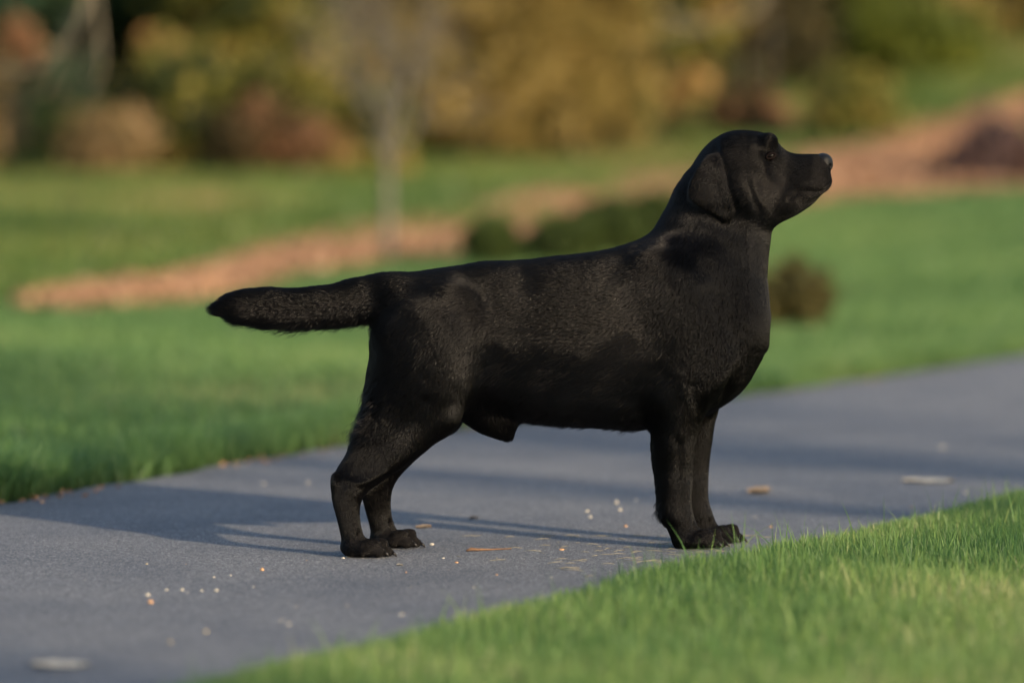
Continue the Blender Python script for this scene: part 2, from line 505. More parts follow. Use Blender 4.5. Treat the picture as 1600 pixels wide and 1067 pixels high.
def foliage(name, blobs, n, size, mat, parent, seed, tb=0.5, tvar=0.25, aspect=0.6, up=0.0, gap=0.25):
    rg = np.random.RandomState(seed)
    p, ks = crown_points(blobs, n, rg)
    g_ = noise3(p, 2.4, seed % 17)
    keep = g_ > -0.75 + gap * 2 * rg.rand(n)
    p, ks = p[keep], ks[keep]
    tint = (tb + tvar * rg.normal(size=len(blobs))[ks] * 0.7 + 0.26 * noise3(p, 2.3, seed % 13 + 3) + rg.normal(0, 0.12, len(p))).clip(0, 1)
    V, Fc = cards(p, rg.uniform(0.6, 1.3, len(p)) * size, rg, aspect, up)
    return mesh_np(name, V, Fc, mat, parent, smooth=False, attrs={"tint": np.repeat(tint, 6)})

BK = dict(
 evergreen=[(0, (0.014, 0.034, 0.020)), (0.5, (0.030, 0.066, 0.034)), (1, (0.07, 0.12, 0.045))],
 olive=[(0, (0.022, 0.036, 0.010)), (0.35, (0.085, 0.10, 0.020)), (0.6, (0.21, 0.20, 0.036)), (0.8, (0.34, 0.27, 0.065)), (1, (0.42, 0.25, 0.10))],
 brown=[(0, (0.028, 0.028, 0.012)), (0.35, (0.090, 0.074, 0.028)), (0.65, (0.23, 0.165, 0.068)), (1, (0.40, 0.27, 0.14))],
 mustard=[(0, (0.07, 0.06, 0.016)), (0.3, (0.19, 0.15, 0.034)), (0.6, (0.33, 0.24, 0.065)), (1, (0.56, 0.42, 0.16))],
 lime=[(0, (0.06, 0.085, 0.012)), (0.5, (0.14, 0.17, 0.02)), (1, (0.26, 0.27, 0.04))],
 box=[(0, (0.028, 0.045, 0.010)), (0.5, (0.055, 0.085, 0.018)), (1, (0.10, 0.13, 0.03))],
 rust=[(0, (0.035, 0.035, 0.012)), (0.35, (0.085, 0.060, 0.022)), (0.6, (0.20, 0.105, 0.05)), (1, (0.42, 0.22, 0.12))],
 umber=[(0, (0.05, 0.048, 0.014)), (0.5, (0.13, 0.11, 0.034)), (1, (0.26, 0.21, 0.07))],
 plum=[(0, (0.035, 0.024, 0.026)), (0.5, (0.09, 0.058, 0.058)), (1, (0.20, 0.12, 0.10)) ],
 twig=[(0, (0.10, 0.08, 0.05)), (0.5, (0.21, 0.17, 0.11)), (1, (0.34, 0.26, 0.17))],
)
LM = {k: leaf_mat("leaves_" + k, v) for k, v in BK.items()}
m_bark = simple_mat("dark_bark", (0.018, 0.014, 0.010), (0.050, 0.040, 0.028), 9, 0.9, 0.6)
m_pale = simple_mat("pale_bark", (0.11, 0.095, 0.065), (0.21, 0.18, 0.125), 14, 0.85, 0.4)
m_grey = simple_mat("grey_bark", (0.085, 0.08, 0.065), (0.17, 0.155, 0.125), 12, 0.85, 0.4)

def tree(name, label, cat, px, Y, wid, hgt, pal, seed, n=7000, size=0.07, group=None, base_frac=0.12, tb=0.5, tvar=0.25, nb=12, trunk_r=0.07, crown_name="crown", gap=0.25, droop=False, cz=None):
    """a tree or shrub standing on the terrain: px = column in the photo of its axis, wid/hgt in metres"""
    x = P(px, 300, Y)[0]; z = float(H(x, Y))
    root = empty(name, (x, Y, z - 0.02)); tag(root, label, cat, group)
    rg = np.random.RandomState(seed)
    tb_ = Tubes(); tips = []
    lo = hgt * base_frac
    pts, _ = wander((x, Y, z - 0.1), (rg.normal(0, .05), rg.normal(0, .05), 1), hgt * 0.8, 8, rg, 0.05)
    tb_.add(pts, np.linspace(trunk_r, trunk_r * 0.3, 9), 9)
    blobs = []
    for k in range(nb):
        f = (k + 0.5) / nb
        zz = lo + (hgt - lo) * f
        rr = wid * 0.5 * (math.sin(math.pi * min(1, 0.22 + 0.72 * f)) ** 0.7)
        a = k * 2.4 + rg.uniform(-.4, .4)
        off = rr * rg.uniform(0.35, 0.75)
        bl = wid * rg.uniform(0.17, 0.30)
        c = (x + math.cos(a) * off, Y + math.sin(a) * off, z + zz, bl, bl, bl * (1.5 if droop else rg.uniform(0.6, 0.95)))
        blobs.append(c)
        st = pts[min(8, 1 + int(f * 6))]
        q = np.array(c[:3]); mid = (st + q) / 2 + np.array((0, 0, (0.25 if droop else -0.05) * wid))
        tt_ = np.linspace(0, 1, 6)[:, None]
        cur = (1 - tt_) ** 2 * st + 2 * tt_ * (1 - tt_) * mid + tt_ ** 2 * q
        tb_.add(cur, np.linspace(trunk_r * 0.4, trunk_r * 0.1, 6), 5)
    blobs.append((x, Y, z + (lo + hgt) / 2, wid * 0.28, wid * 0.28, (hgt - lo) * 0.36))
    tb_.build("trunk", m_bark, root)
    foliage(crown_name, blobs, n, size, LM[pal], root, seed, tb, tvar, 0.5 if not droop else 0.25, 0.0, gap)
    return root

TB = [
 # name, label, cat, px, Y, wid, hgt, palette, n, size, kw
 ("evergreen_tree", "dark blue green evergreen at the far left end of the tree line", "tree", 5, 32.8, 1.7, 5.0, "evergreen", 12000, .07, dict(tb=.6)),
 ("evergreen_tree", "dark green conifer behind the tan leaved shrub at far left", "tree", 225, 35, 2.4, 5.6, "evergreen", 10000, .08, dict(tb=.7)),
 ("flowering_shrub", "tall pinkish orange shrub behind the hanging pale branches at far left", "shrub", 34, 31.8, .36, 1.25, "rust", 1500, .04, dict(tb=.7, trunk_r=.018, base_frac=.72, gap=.1)),
 ("leafy_shrub", "low tan leaved shrub near the left end of the tree line", "shrub", 165, 30.9, .8, .5, "brown", 3600, .045, dict(tb=.7, tvar=.35, trunk_r=.03, base_frac=.03)),
 ("leafy_shrub", "dark olive rounded shrub between the tan shrub and the rusty one", "shrub", 292, 31.4, .9, .95, "olive", 4000, .05, dict(tb=.3, trunk_r=.03, base_frac=.03)),
 ("leafy_shrub", "rusty brown low shrub left of the slender bare tree", "shrub", 425, 31.0, 1.1, .5, "rust", 4500, .045, dict(tb=.4, trunk_r=.03, base_frac=.05)),
 ("broadleaf_tree", "olive tree with yellowish top left of the slender bare tree", "tree", 395, 33.2, 2.1, 2.3, "olive", 11000, .065, dict(tb=.42, tvar=.35, base_frac=.05)),
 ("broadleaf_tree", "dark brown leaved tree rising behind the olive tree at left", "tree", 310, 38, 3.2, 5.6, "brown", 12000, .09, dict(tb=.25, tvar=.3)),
 ("broadleaf_tree", "yellow tinged olive tree at the top edge between the two dark trees at left", "tree", 250, 35.5, 1.6, 3.0, "olive", 7000, .065, dict(tb=.5, tvar=.3, base_frac=.35)),
 ("leafy_shrub", "brown pink shrub just behind the slender bare tree", "shrub", 545, 31.6, 1.3, 1.0, "olive", 5000, .045, dict(tb=.6, trunk_r=.03, base_frac=.03)),
 ("broadleaf_tree", "grey brown twiggy tree standing behind the slender bare tree", "tree", 600, 35, 2.6, 4.2, "brown", 12000, .075, dict(tb=.75, tvar=.25)),
 ("leafy_shrub", "tawny shrub between the slender bare tree and the golden drooping tree", "shrub", 705, 33.2, 1.3, 1.5, "mustard", 5000, .05, dict(tb=.4, tvar=.35, trunk_r=.03, base_frac=.25)),
 ("leafy_shrub", "low brown shrub added and coloured dark as the shade under the golden drooping tree", "shrub", 880, 34.4, 2.2, .42, "umber", 5000, .05, dict(tb=.05, tvar=.1, trunk_r=.03, base_frac=.03)),  # added clump; its dark tint stands in for the shade below the drooping crown
 ("drooping_tree", "golden brown drooping tree above the back of the dog", "tree", 900, 33.6, 1.75, 2.1, "mustard", 15000, .055, dict(tb=.6, tvar=.3, droop=True, base_frac=.2, gap=.1)),
 ("broadleaf_tree", "dark olive tree behind the golden drooping tree", "tree", 790, 38.5, 2.8, 5.0, "olive", 11000, .09, dict(tb=.35, tvar=.3)),
 ("broadleaf_tree", "yellow green slim tree right of the golden drooping tree", "tree", 1045, 36, 1.2, 2.9, "olive", 7000, .06, dict(tb=.55, tvar=.3)),
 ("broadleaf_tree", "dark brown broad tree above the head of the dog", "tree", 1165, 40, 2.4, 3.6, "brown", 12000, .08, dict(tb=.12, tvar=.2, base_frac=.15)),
 ("leafy_shrub", "orange brown low shrub just above the crown of the dog's head", "shrub", 1170, 35.6, .9, .3, "rust", 3000, .045, dict(tb=.5, trunk_r=.03, base_frac=.03)),
 ("broadleaf_tree", "yellow green tree above the muzzle of the dog at the top edge", "tree", 1320, 42, 1.5, 3.2, "lime", 8000, .07, dict(tb=.45, tvar=.35, base_frac=.2)),
 ("broadleaf_tree", "tan brown slim tree left of the yellow green tree above the muzzle", "tree", 1255, 43, 1.2, 2.6, "mustard", 6000, .06, dict(tb=.3, tvar=.3, base_frac=.1)),
 ("leafy_shrub", "low olive shrub on the slope just right of the head of the dog", "shrub", 1330, 34.5, .9, .5, "olive", 3500, .05, dict(tb=.4, trunk_r=.03, base_frac=.05)),
 ("leafy_shrub", "yellow green shrub on the slope right of the low olive shrub", "shrub", 1430, 41, 1.8, .6, "lime", 4500, .06, dict(tb=.35, trunk_r=.03, base_frac=.05)),
 ("leafy_shrub", "golden olive shrub high on the slope near the right edge", "shrub", 1560, 47, 2.0, .8, "mustard", 4500, .06, dict(tb=.5, trunk_r=.03, base_frac=.05)),
 ("leafy_shrub", "plum coloured low shrub in the mulch at the right edge", "shrub", 1545, 30.3, 1.0, .26, "plum", 5000, .045, dict(tb=.6, trunk_r=.03, base_frac=.05)),
 ("broadleaf_tree", "olive broad tree outside the frame beyond the left end of the hedge", "tree", -330, 34, 3.0, 4.6, "olive", 9000, .09, dict(tb=.4, tvar=.3)),
 ("leafy_shrub", "tan shrub outside the frame left of the low tan shrub", "shrub", -140, 31.5, 1.6, 1.1, "brown", 4000, .06, dict(tb=.6)),
 ("broadleaf_tree", "brown tree outside the frame far beyond the left corner", "tree", -620, 36, 3.2, 5.0, "brown", 9000, .09, dict(tb=.4, tvar=.3)),
 ("broadleaf_tree", "golden olive tree outside the frame right of the slope", "tree", 1850, 50, 3.4, 5.0, "olive", 9000, .09, dict(tb=.45, tvar=.3)),
 ("evergreen_tree", "dark blue green conifer in the top right corner", "tree", 1430, 56, 5.0, 7.0, "evergreen", 15000, .1, dict(base_frac=.0, tb=.6)),
 ("evergreen_tree", "dark green conifer at the right edge of the frame on the slope top", "tree", 1650, 57, 4.6, 7.0, "evergreen", 15000, .1, dict(base_frac=.0, tb=.55)),
]
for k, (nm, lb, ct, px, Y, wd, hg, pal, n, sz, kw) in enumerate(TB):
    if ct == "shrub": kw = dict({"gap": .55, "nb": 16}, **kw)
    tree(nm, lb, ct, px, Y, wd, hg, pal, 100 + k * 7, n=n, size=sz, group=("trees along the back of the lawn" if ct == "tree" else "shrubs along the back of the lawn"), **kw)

# clipped round shrubs in the bed and the small olive one on the lawn
def round_shrub(label, px, py, rpx, pal, seed, n=9000, squash=0.8, loose=0.16, group="small shrubs around the mulch bed"):
    Y = ground_at(px, py); c = P(px, py, Y); x = c[0]; z = float(H(x, Y)); r = rpx * Y / F
    root = empty("round_shrub", (x, Y, z - 0.01)); tag(root, label, "shrub", group)
    rg = np.random.RandomState(seed)
    tb_ = Tubes()
    cz = z + r * squash * 0.95
    for k in range(9):
        a = rg.uniform(0, 6.28); e = rg.uniform(0.3, 1.2)
        q = np.array((x + math.cos(a) * r * .7 * math.cos(e), Y + math.sin(a) * r * .7 * math.cos(e), cz + r * .6 * squash * math.sin(e) - r * .2))
        tb_.add(np.linspace((x, Y, z - .05), q, 5), np.linspace(.014, .005, 5), 5)
    tb_.build("stem", m_bark, root)
    d = rg.normal(size=(n, 3)); d /= np.linalg.norm(d, axis=1)[:, None]
    rr = rg.uniform(0.45, 1, n) ** 0.5 * (1 + (0.05 + loose) * noise3(d, 2.2, seed % 7))
    p = np.array((x, Y, cz)) + d * rr[:, None] * np.array((r, r, r * squash))
    p = p[p[:, 2] > z + 0.015]
    tint = (0.45 + 0.2 * noise3(p, 3.5, 3) + rg.normal(0, 0.15, len(p))).clip(0, 1)
    V, Fc = cards(p, rg.uniform(0.6, 1.3, len(p)) * 0.022, rg, 0.55)
    mesh_np("foliage", V, Fc, LM[pal], root, smooth=False, attrs={"tint": np.repeat(tint, 6)})
round_shrub("clipped round green shrub above the loin of the dog, leftmost in the bed", 770, 415, 46, "box", 1)
round_shrub("clipped green shrub in the bed above the shoulder of the dog", 880, 414, 50, "box", 2)
round_shrub("taller clipped green shrub in the bed just behind the neck of the dog", 952, 402, 58, "box", 3)
round_shrub("green shrub in the bed partly hidden by the neck of the dog", 1030, 380, 50, "box", 4)
round_shrub("small olive brown shrub alone on the lawn right of the chest of the dog", 1236, 512, 56, "umber", 5, n=2400, squash=0.85, loose=0.5)

# slender bare young tree
def bare_tree(name, label, px, Y, hgt, r, seed, mat, depth=4, trunk_h=None, spread=0.5, bend=(0, 0, .35), lean=(0.0, 0, 1), kids=3, tipleaf=None, x=None):
    x = P(px, 300, Y)[0] if x is None else x; z = float(H(x, Y))
    root = empty(name, (x, Y, z - 0.02)); tag(root, label, "tree")
    rg = np.random.RandomState(seed)
    tk = Tubes(); th = trunk_h or hgt * .4
    pts, dd = wander((x, Y, z - .1), lean, th + .1, 8, rg, 0.025)
    tk.add(pts, np.linspace(r, r * .72, 9), 10)
    tk.build("trunk", mat, root)
    br = Tubes(); tips = []
    for k in range(6):
        i = rg.randint(6, 9)
        a = k * 1.05 + rg.uniform(-.3, .3)
        nd = np.array((math.cos(a) * 0.75, math.sin(a) * 0.75, rg.uniform(.6, 1.3)))
        grow(br, pts[i], nd, (hgt - th) * rg.uniform(.38, .58), r * .55, depth - 1, rg, spread, bend, .10, kids, tips)
    br.build("branches", mat, root)
    if tipleaf:
        tips = np.array(tips); nl = tipleaf[1]
        p = tips[rg.randint(0, len(tips), nl)] + rg.normal(0, .09, (nl, 3))
        V, Fc = cards(p, rg.uniform(.6, 1.2, nl) * tipleaf[2], rg, .5)
        mesh_np("leaves", V, Fc, LM[tipleaf[0]], root, smooth=False, attrs={"tint": np.repeat(rg.rand(nl), 6)})
    return root
bare_tree("young_tree", "slender bare young tree with grey trunk rising above the tail of the dog", 606, 22.3, 2.0, 0.029, 8, m_grey, depth=4, trunk_h=0.78, tipleaf=("twig", 1300, .016))

# pale drooping bare branches at the top left, tree stands left of the frame
xb = -4.4; Yb = 19.5
root = empty("drooping_bare_tree", (xb, Yb, float(H(xb, Yb)))); tag(root, "pale bare tree whose hanging branches droop into the top left corner", "tree")
rg = np.random.RandomState(4)
tk = Tubes(); pts, _ = wander((xb, Yb, -.1), (.1, 0, 1), 3.2, 10, rg, .04); tk.add(pts, np.linspace(.09, .04, 11), 10)
tk.build("trunk", m_pale, root)
br = Tubes()
def hang(pix, r0, r1, Y, start=None):
    q = [P(a, b_, Y + 0.02 * k) for k, (a, b_) in enumerate(pix)]
    if start is not None: q = [start] + q
    q = np.array(q); t0 = np.linspace(0, len(q) - 1, len(q) * 4)
    qq = np.stack([np.interp(t0, np.arange(len(q)), q[:, k]) for k in range(3)], 1)
    for _ in range(3): qq[1:-1] = (qq[:-2] + 2 * qq[1:-1] + qq[2:]) / 4
    br.add(qq, np.linspace(r0, r1, len(qq)), 6)
top = pts[-1]
hang([(-200, -260), (60, -160), (128, -60), (135, 0), (122, 40), (95, 80), (60, 108), (20, 112), (-30, 100)], .017, .007, 19.3, top)
hang([(128, -60), (150, -10), (156, 50), (160, 85), (158, 115), (140, 150)], .012, .008, 19.35)
hang([(150, -40), (140, 10), (110, 60), (88, 110), (66, 155)], .008, .004, 19.2)
hang([(156, 50), (135, 90), (112, 120), (92, 170)], .008, .004, 19.4)
hang([(135, -10), (120, 20), (98, 55), (88, 85)], .008, .004, 19.4)
br.build("branches", m_pale, root)

# pale limbs of the bare tree behind the head
xr = P(1205, 0, 36)[0]
root = empty("spreading_bare_tree", (xr, 36.0, float(H(xr, 36.0)))); tag(root, "bare tree with pale limbs reaching left near the top edge above the dog", "tree")
tk = Tubes(); pts, _ = wander((xr, 36.0, float(H(xr, 36)) - .1), (.02, 0, 1), 2.6, 10, rg, .03); tk.add(pts, np.linspace(.035, .025, 11), 10); tk.build("trunk", m_bark, root)
br = Tubes()
hang([(1200, 10), (1150, 25), (1100, 42), (1050, 30), (1000, 5), (950, -20)], .03, .014, 35.6, pts[-1])
hang([(1100, 42), (1050, 52), (990, 60), (930, 75), (860, 110), (830, 150)], .02, .01, 35.4)
hang([(1050, 30), (1010, 60), (960, 80)], .014, .008, 35.6)
br.build("branches", m_pale, root)

# tall trees right of the frame whose trunks throw the bands of shade across the path
def shade_tree(label, x, y, r, hgt, crown_lo, wid, seed, nl=5000):
    root = empty("shade_tree", (x, y, -0.02)); tag(root, label, "tree", "tall trees outside the frame")
    rg = np.random.RandomState(seed)
    tk = Tubes(); pts, _ = wander((x, y, -.1), (0, 0, 1), hgt * .85, 10, rg, .008); tk.add(pts, np.linspace(r, r * .55, 11), 14)
    blobs = []
    for k in range(16):
        a = k * 2.4; f = k / 15
        rr = wid * .5 * rg.uniform(.3, .8)
        q = (x + math.cos(a) * rr, y + math.sin(a) * rr, crown_lo + (hgt - crown_lo) * f, wid * .2, wid * .2, wid * .15)
        blobs.append(q); tk.add(np.linspace(pts[min(10, 5 + int(5 * f))], np.array(q[:3]), 5), np.linspace(r * .35, r * .1, 5), 6)
    tk.build("trunk", m_bark, root)
    foliage("crown", blobs, nl, .09, LM["olive"], root, seed, gap=.5)
T = np.array((SUN_AZ.x, SUN_AZ.y))
def along(px, py, t):
    Y = 4440.0 / (py - 260); q = np.array(((px - 800) / F * Y, Y)) + T * t
    return float(q[0]), float(q[1])
x, y = along(1250, 789, 14.5); shade_tree("tall tree right of the frame casting the nearer band of shade on the path", x, y, 0.14, 10, 5.4, 4.5, 31)
x, y = along(1350, 731, 17.0); shade_tree("tall tree right of the frame casting the farther band of shade on the path", x, y, 0.17, 12, 6.6, 5.0, 32)

xq, yq = -1.22 + T[0] * 13, 4.81 + T[1] * 13
shade_tree("small tree right of the frame shading the nearest part of the path", xq, yq, 0.05, 5.2, 2.9, 3.0, 33, nl=1100)

# woodland mass closing the view behind everything
n = 90000
rg = np.random.RandomState(77)
x = rg.uniform(-34, 34, n); y = rg.uniform(62, 70, n); 
left = rg.rand(n) < 0.45
x = np.where(left, rg.uniform(-22, 3.5, n), x); y = np.where(left, rg.uniform(46, 52, n), y)
top_ = 7.5 + 1.5 * np.sin(x * .7) + np.sin(x * 1.9)
z = H(x, y) + rg.rand(n) * top_
p = np.stack([x, y, z], 1)
k_ = noise3(p, .5, 6) > -.75; p = p[k_]
V, Fc = cards(p, rg.uniform(.12, .26, len(p)), rg, .6)
o = mesh_np("woodland", V, Fc, leaf_mat("leaves_wood", [(0, (0.018, 0.030, 0.012)), (0.45, (0.055, 0.062, 0.020)), (0.8, (0.14, 0.11, 0.03)), (1, (0.24, 0.15, 0.06))]), smooth=False,
            attrs={"tint": np.repeat((.4 + .28 * noise3(p, .35, 2) + rg.normal(0, .1, len(p))).clip(0, 1), 6)})
tag(o, "dark mixed woodland closing off the view behind the garden trees", "woodland", kind="stuff")
# ------------------------------------------------------------------ litter on the path
def on_path(px, py):
    Y = (CAM_H * F) / (py - 260.0)
    return (px - 800) / F * Y, Y
m_peb = {"pale": simple_mat("pale_stone", (0.32, 0.29, 0.24), (0.54, 0.50, 0.43), 300, 0.7), "orange": simple_mat("orange_stone", (0.42, 0.22, 0.10), (0.60, 0.36, 0.19), 300, 0.7),
         "tan": simple_mat("tan_stone", (0.34, 0.27, 0.16), (0.50, 0.42, 0.27), 300, 0.7)}
PEB = {"pale": [(228,933,9),(258,925,7),(282,925,9),(291,929,4),(313,926,6),(336,926,8),(332,905,5),(358,902,5),(394,920,6),(130,909,4),(535,875,7),(543,873,8),(501,876,4),(567,900,4),(642,920,5),(674,854,8),(692,875,6),(642,878,3),
        (819,876,4),(843,863,4),(893,865,3),(740,921,5),(541,950,5),(917,802,8),(922,811,8),(963,789,10),(969,800,8),(994,784,7),(461,951,5),(437,973,6),(410,758,6),(480,757,7),(1181,810,5),(1473,702,9),(1510,773,6),(449,979,7),(626,964,9),(1165,848,4),(700,893,3),(598,935,3),(862,905,4)],
       "orange": [(233,945,10),(408,894,10),(478,878,4),(713,882,6),(634,897,4),(776,901,5),(878,862,7),(978,825,6),(289,884,4),(1205,826,7),(1426,795,5)],
       "tan": [(319,991,7),(263,1007,8),(227,884,5),(416,902,4)]}
def peb_place(px, py):
    if px < 345 and 920 < py < 950: return "in the row at lower left"
    if 470 < px < 570 and py < 905: return "by the near hind paw"
    if px < 600 and py < 800: return "beyond the dog shadow"
    if px < 600 and py > 950: return "on the path nearest the camera"
    if px < 600: return "on the path left of the hind paws"
    if px > 1150: return "on the path right of the front paws"
    if px > 900: return "between the dog legs, farther off"
    return "below the belly of the dog"
PSEQ = {}
for kind_, lst in PEB.items():
    for q in sorted(lst): PSEQ.setdefault((kind_, peb_place(q[0], q[1])), []).append(q)
ORD = ["leftmost", "second", "third", "fourth", "fifth", "sixth", "seventh", "eighth", "ninth", "tenth", "eleventh", "twelfth", "thirteenth", "fourteenth", "fifteenth"]
def peb_label(kind_, q):
    pl = peb_place(q[0], q[1]); L_ = PSEQ[(kind_, pl)]; k = L_.index(q); c_ = {"pale": "pale cream", "orange": "orange brown", "tan": "dull tan"}[kind_]
    if len(L_) == 1: return "only %s pebble %s" % (c_, pl)
    return ("%s %s pebble %s" % (ORD[k], c_, pl)) if k == 0 else ("%s %s pebble from the left %s" % (ORD[k], c_, pl))
rg = np.random.RandomState(9)
for kind_, lst in PEB.items():
    for (px, py, sz) in lst:
        x, y = on_path(px, py); rr = sz * 0.5 * y / F
        d = np.array([(math.sin(b_) * math.cos(a), math.sin(b_) * math.sin(a), math.cos(b_)) for b_ in np.linspace(0.001, math.pi - .001, 9) for a in np.arange(12) / 12 * 2 * np.pi])
        q = d * (1 + 0.16 * noise3(d + rg.rand() * 20, 0.9, 1))[:, None] * np.array((1.0, rg.uniform(.7, 1.1), rg.uniform(.45, .7))) * rr
        an = rg.uniform(0, 3.1); q = np.stack([q[:, 0] * math.cos(an) - q[:, 1] * math.sin(an), q[:, 0] * math.sin(an) + q[:, 1] * math.cos(an), q[:, 2]], 1)
        q[:, 2] -= q[:, 2].min() + 0.0003
        f = np.array([(i * 12 + j, (i + 1) * 12 + j, (i + 1) * 12 + (j + 1) % 12, i * 12 + (j + 1) % 12) for i in range(8) for j in range(12)])
        o = mesh_np("pebble", q, f, m_peb[kind_]); o.location = (x, y, 0)
        tag(o, peb_label(kind_, (px, py, sz)), "pebble", "%s pebbles scattered on the path" % kind_)
# dead leaves and scraps
m_dead = simple_mat("dead_leaf", (0.28, 0.18, 0.10), (0.46, 0.33, 0.20), 120, 0.85)
m_scrap = simple_mat("pale_scrap", (0.36, 0.32, 0.25), (0.52, 0.47, 0.38), 90, 0.85)
m_darkleaf = simple_mat("dark_leaf", (0.05, 0.04, 0.03), (0.09, 0.07, 0.05), 120, 0.85)
def leaf(name, label, cat, px, py, wpx, asp, mat, yaw=0.0, curl=0.25, seed=0):
    x, y = on_path(px, py); L = wpx * y / F; n = 14; V = []
    for i in range(n):
        t = i / (n - 1); w = L * asp * 0.5 * (math.sin(math.pi * min(max(t, .03), .97)) ** .6) * (1 + .2 * math.sin(t * 17 + seed))
        for j in range(5):
            v_ = (j - 2) / 2
            V.append(((t - .5) * L, v_ * w, 0.0015 + curl * L * asp * (v_ * v_ * .35 + .12 * math.sin(t * 5 + seed) + .12)))
    V = np.array(V); f = np.array([(i * 5 + j, (i + 1) * 5 + j, (i + 1) * 5 + j + 1, i * 5 + j + 1) for i in range(n - 1) for j in range(4)])
    V2 = V.copy(); V2[:, 2] += 0.0008
    V = np.concatenate([V, V2]); f = np.concatenate([f[:, ::-1], f + n * 5])
    c_, s_ = math.cos(yaw), math.sin(yaw)
    V = np.stack([V[:, 0] * c_ - V[:, 1] * s_, V[:, 0] * s_ + V[:, 1] * c_, V[:, 2]], 1)
    o = mesh_np(name, V, f, mat); o.location = (x, y, 0); tag(o, label, cat)
leaf("bark_strip", "pale flat bark strip lying on the nearest left part of the path", "bark strip", 90, 1045, 88, .95, m_scrap, .1, .1, 1)
leaf("bark_strip", "pale grey bark strip on the path beyond the near lawn at right", "bark strip", 1452, 755, 80, 1.0, m_scrap, .1, .1, 2)
leaf("dead_leaf", "tan dead leaf on the path right of the front paws", "leaf", 1188, 773, 36, 1.5, m_dead, .4, .3, 3)
leaf("dead_leaf", "small tan dead leaf on the path just beyond the hind paws", "leaf", 661, 827, 24, 1.0, m_dead, .2, .3, 4)
leaf("dead_leaf", "small dark dead leaf on the path under the belly of the dog", "leaf", 740, 813, 13, 1.2, m_darkleaf, .2, .4, 5)
leaf("dead_leaf", "flat cream leaf scrap on the path right of the near hind paw", "leaf", 624, 886, 10, 1.1, m_scrap, .2, .3, 6)
# twig
x0, y0 = on_path(729, 864); x1, y1 = on_path(799, 860.5)
tk = Tubes()
tpt = np.array([(x0 - .001, y0, .003), (x0 + .008, y0 + .002, .006), (x0 + .018, y0 + .004, .005), (x0 + .045, y0 + .015, .004), (x1, y1, .003)])
tk.add(tpt, [.0016, .0036, .0028, .0018, .0010], 7)
o = tk.build("twig", simple_mat("twig_bark", (0.10, 0.052, 0.028), (0.20, 0.11, 0.06), 200, .8)); tag(o, "thin reddish brown twig with a thick end lying on the path under the dog", "twig")
# dry clippings
n = 150
cx = rg.normal(1010, 130, n).clip(640, 1240); cy = rg.normal(868, 24, n).clip(840, 975)
k_ = (cy < 850 + (1100 - cx) * .28 + 25); cx, cy = cx[k_], cy[k_]
tk = Tubes()
for a_, b_ in zip(cx, cy):
    x, y = on_path(a_, b_)
    if x > near_edge_x(y) + .02: continue
    an = rg.normal(0.3, .6); L = rg.uniform(.008, .045); q = np.array((x, y, .0018))
    dv = np.array((math.cos(an), math.sin(an), 0)); bd = np.array((-dv[1], dv[0], 0)) * rg.normal(0, .12)
    tk.add([q, q + dv * L * .5 + bd * L * .5 + (0, 0, .0012), q + dv * L], np.array((.0004, .0006, .0003)), 4)
o = tk.build("dry_clippings", simple_mat("dry_straw", (0.20, 0.175, 0.12), (0.36, 0.32, 0.23), 60, .8)); tag(o, "thin dry straw clippings strewn on the path around the front paws", "grass clippings", kind="stuff")
# crumbs of bark and soil along the far edge of the path
n = 380; y = rg.uniform(7.8, 15.5, n); x = far_edge_x(y) + np.abs(rg.normal(0, .05, n)) - .015
kp = noise3(np.stack([x, y, 0 * x], 1), 1.4, 5) > -.2; x, y = x[kp], y[kp]
V, Fc = cards(np.stack([x, y, np.full(len(x), .004)], 1), rg.uniform(.004, .012, len(x)), rg, .6, .6)
V[:, 2] = np.maximum(V[:, 2], .0012)
o = mesh_np("edge_litter", V, Fc, m_chip, smooth=False, attrs={"tint": np.repeat(rg.rand(len(x)), 6)}); tag(o, "crumbs of bark and dead leaf along the far edge of the path", "leaf litter", kind="stuff")

#DOG_PART
# ------------------------------------------------------------------ the dog
import openvdb as vdb
VOX = 0.0034
SC = F / 7.38                      # pixels per metre at the dog
def Yc(px):                        # the dog stands slightly turned: its front is a little farther off
    px = np.asarray(px, float)
    return np.where(px < 1120, 7.335 + (px - 590) * 0.00026, 7.473 - (px - 1120) * 0.00013)

def bez(st, n):
    """smooth resampling of station rows (Catmull-Rom)"""
    st = np.asarray(st, float); m = len(st)
    e = np.concatenate([[2 * st[0] - st[1]], st, [2 * st[-1] - st[-2]]])
    out = []
    for t in np.linspace(0, m - 1 - 1e-6, n):
        i = int(t); u = t - i
        p0, p1, p2, p3 = e[i], e[i + 1], e[i + 2], e[i + 3]
        out.append(0.5 * ((2 * p1) + (-p0 + p2) * u + (2 * p0 - 5 * p1 + 4 * p2 - p3) * u * u + (-p0 + 3 * p1 - 3 * p2 + p3) * u ** 3))
    return np.array(out)

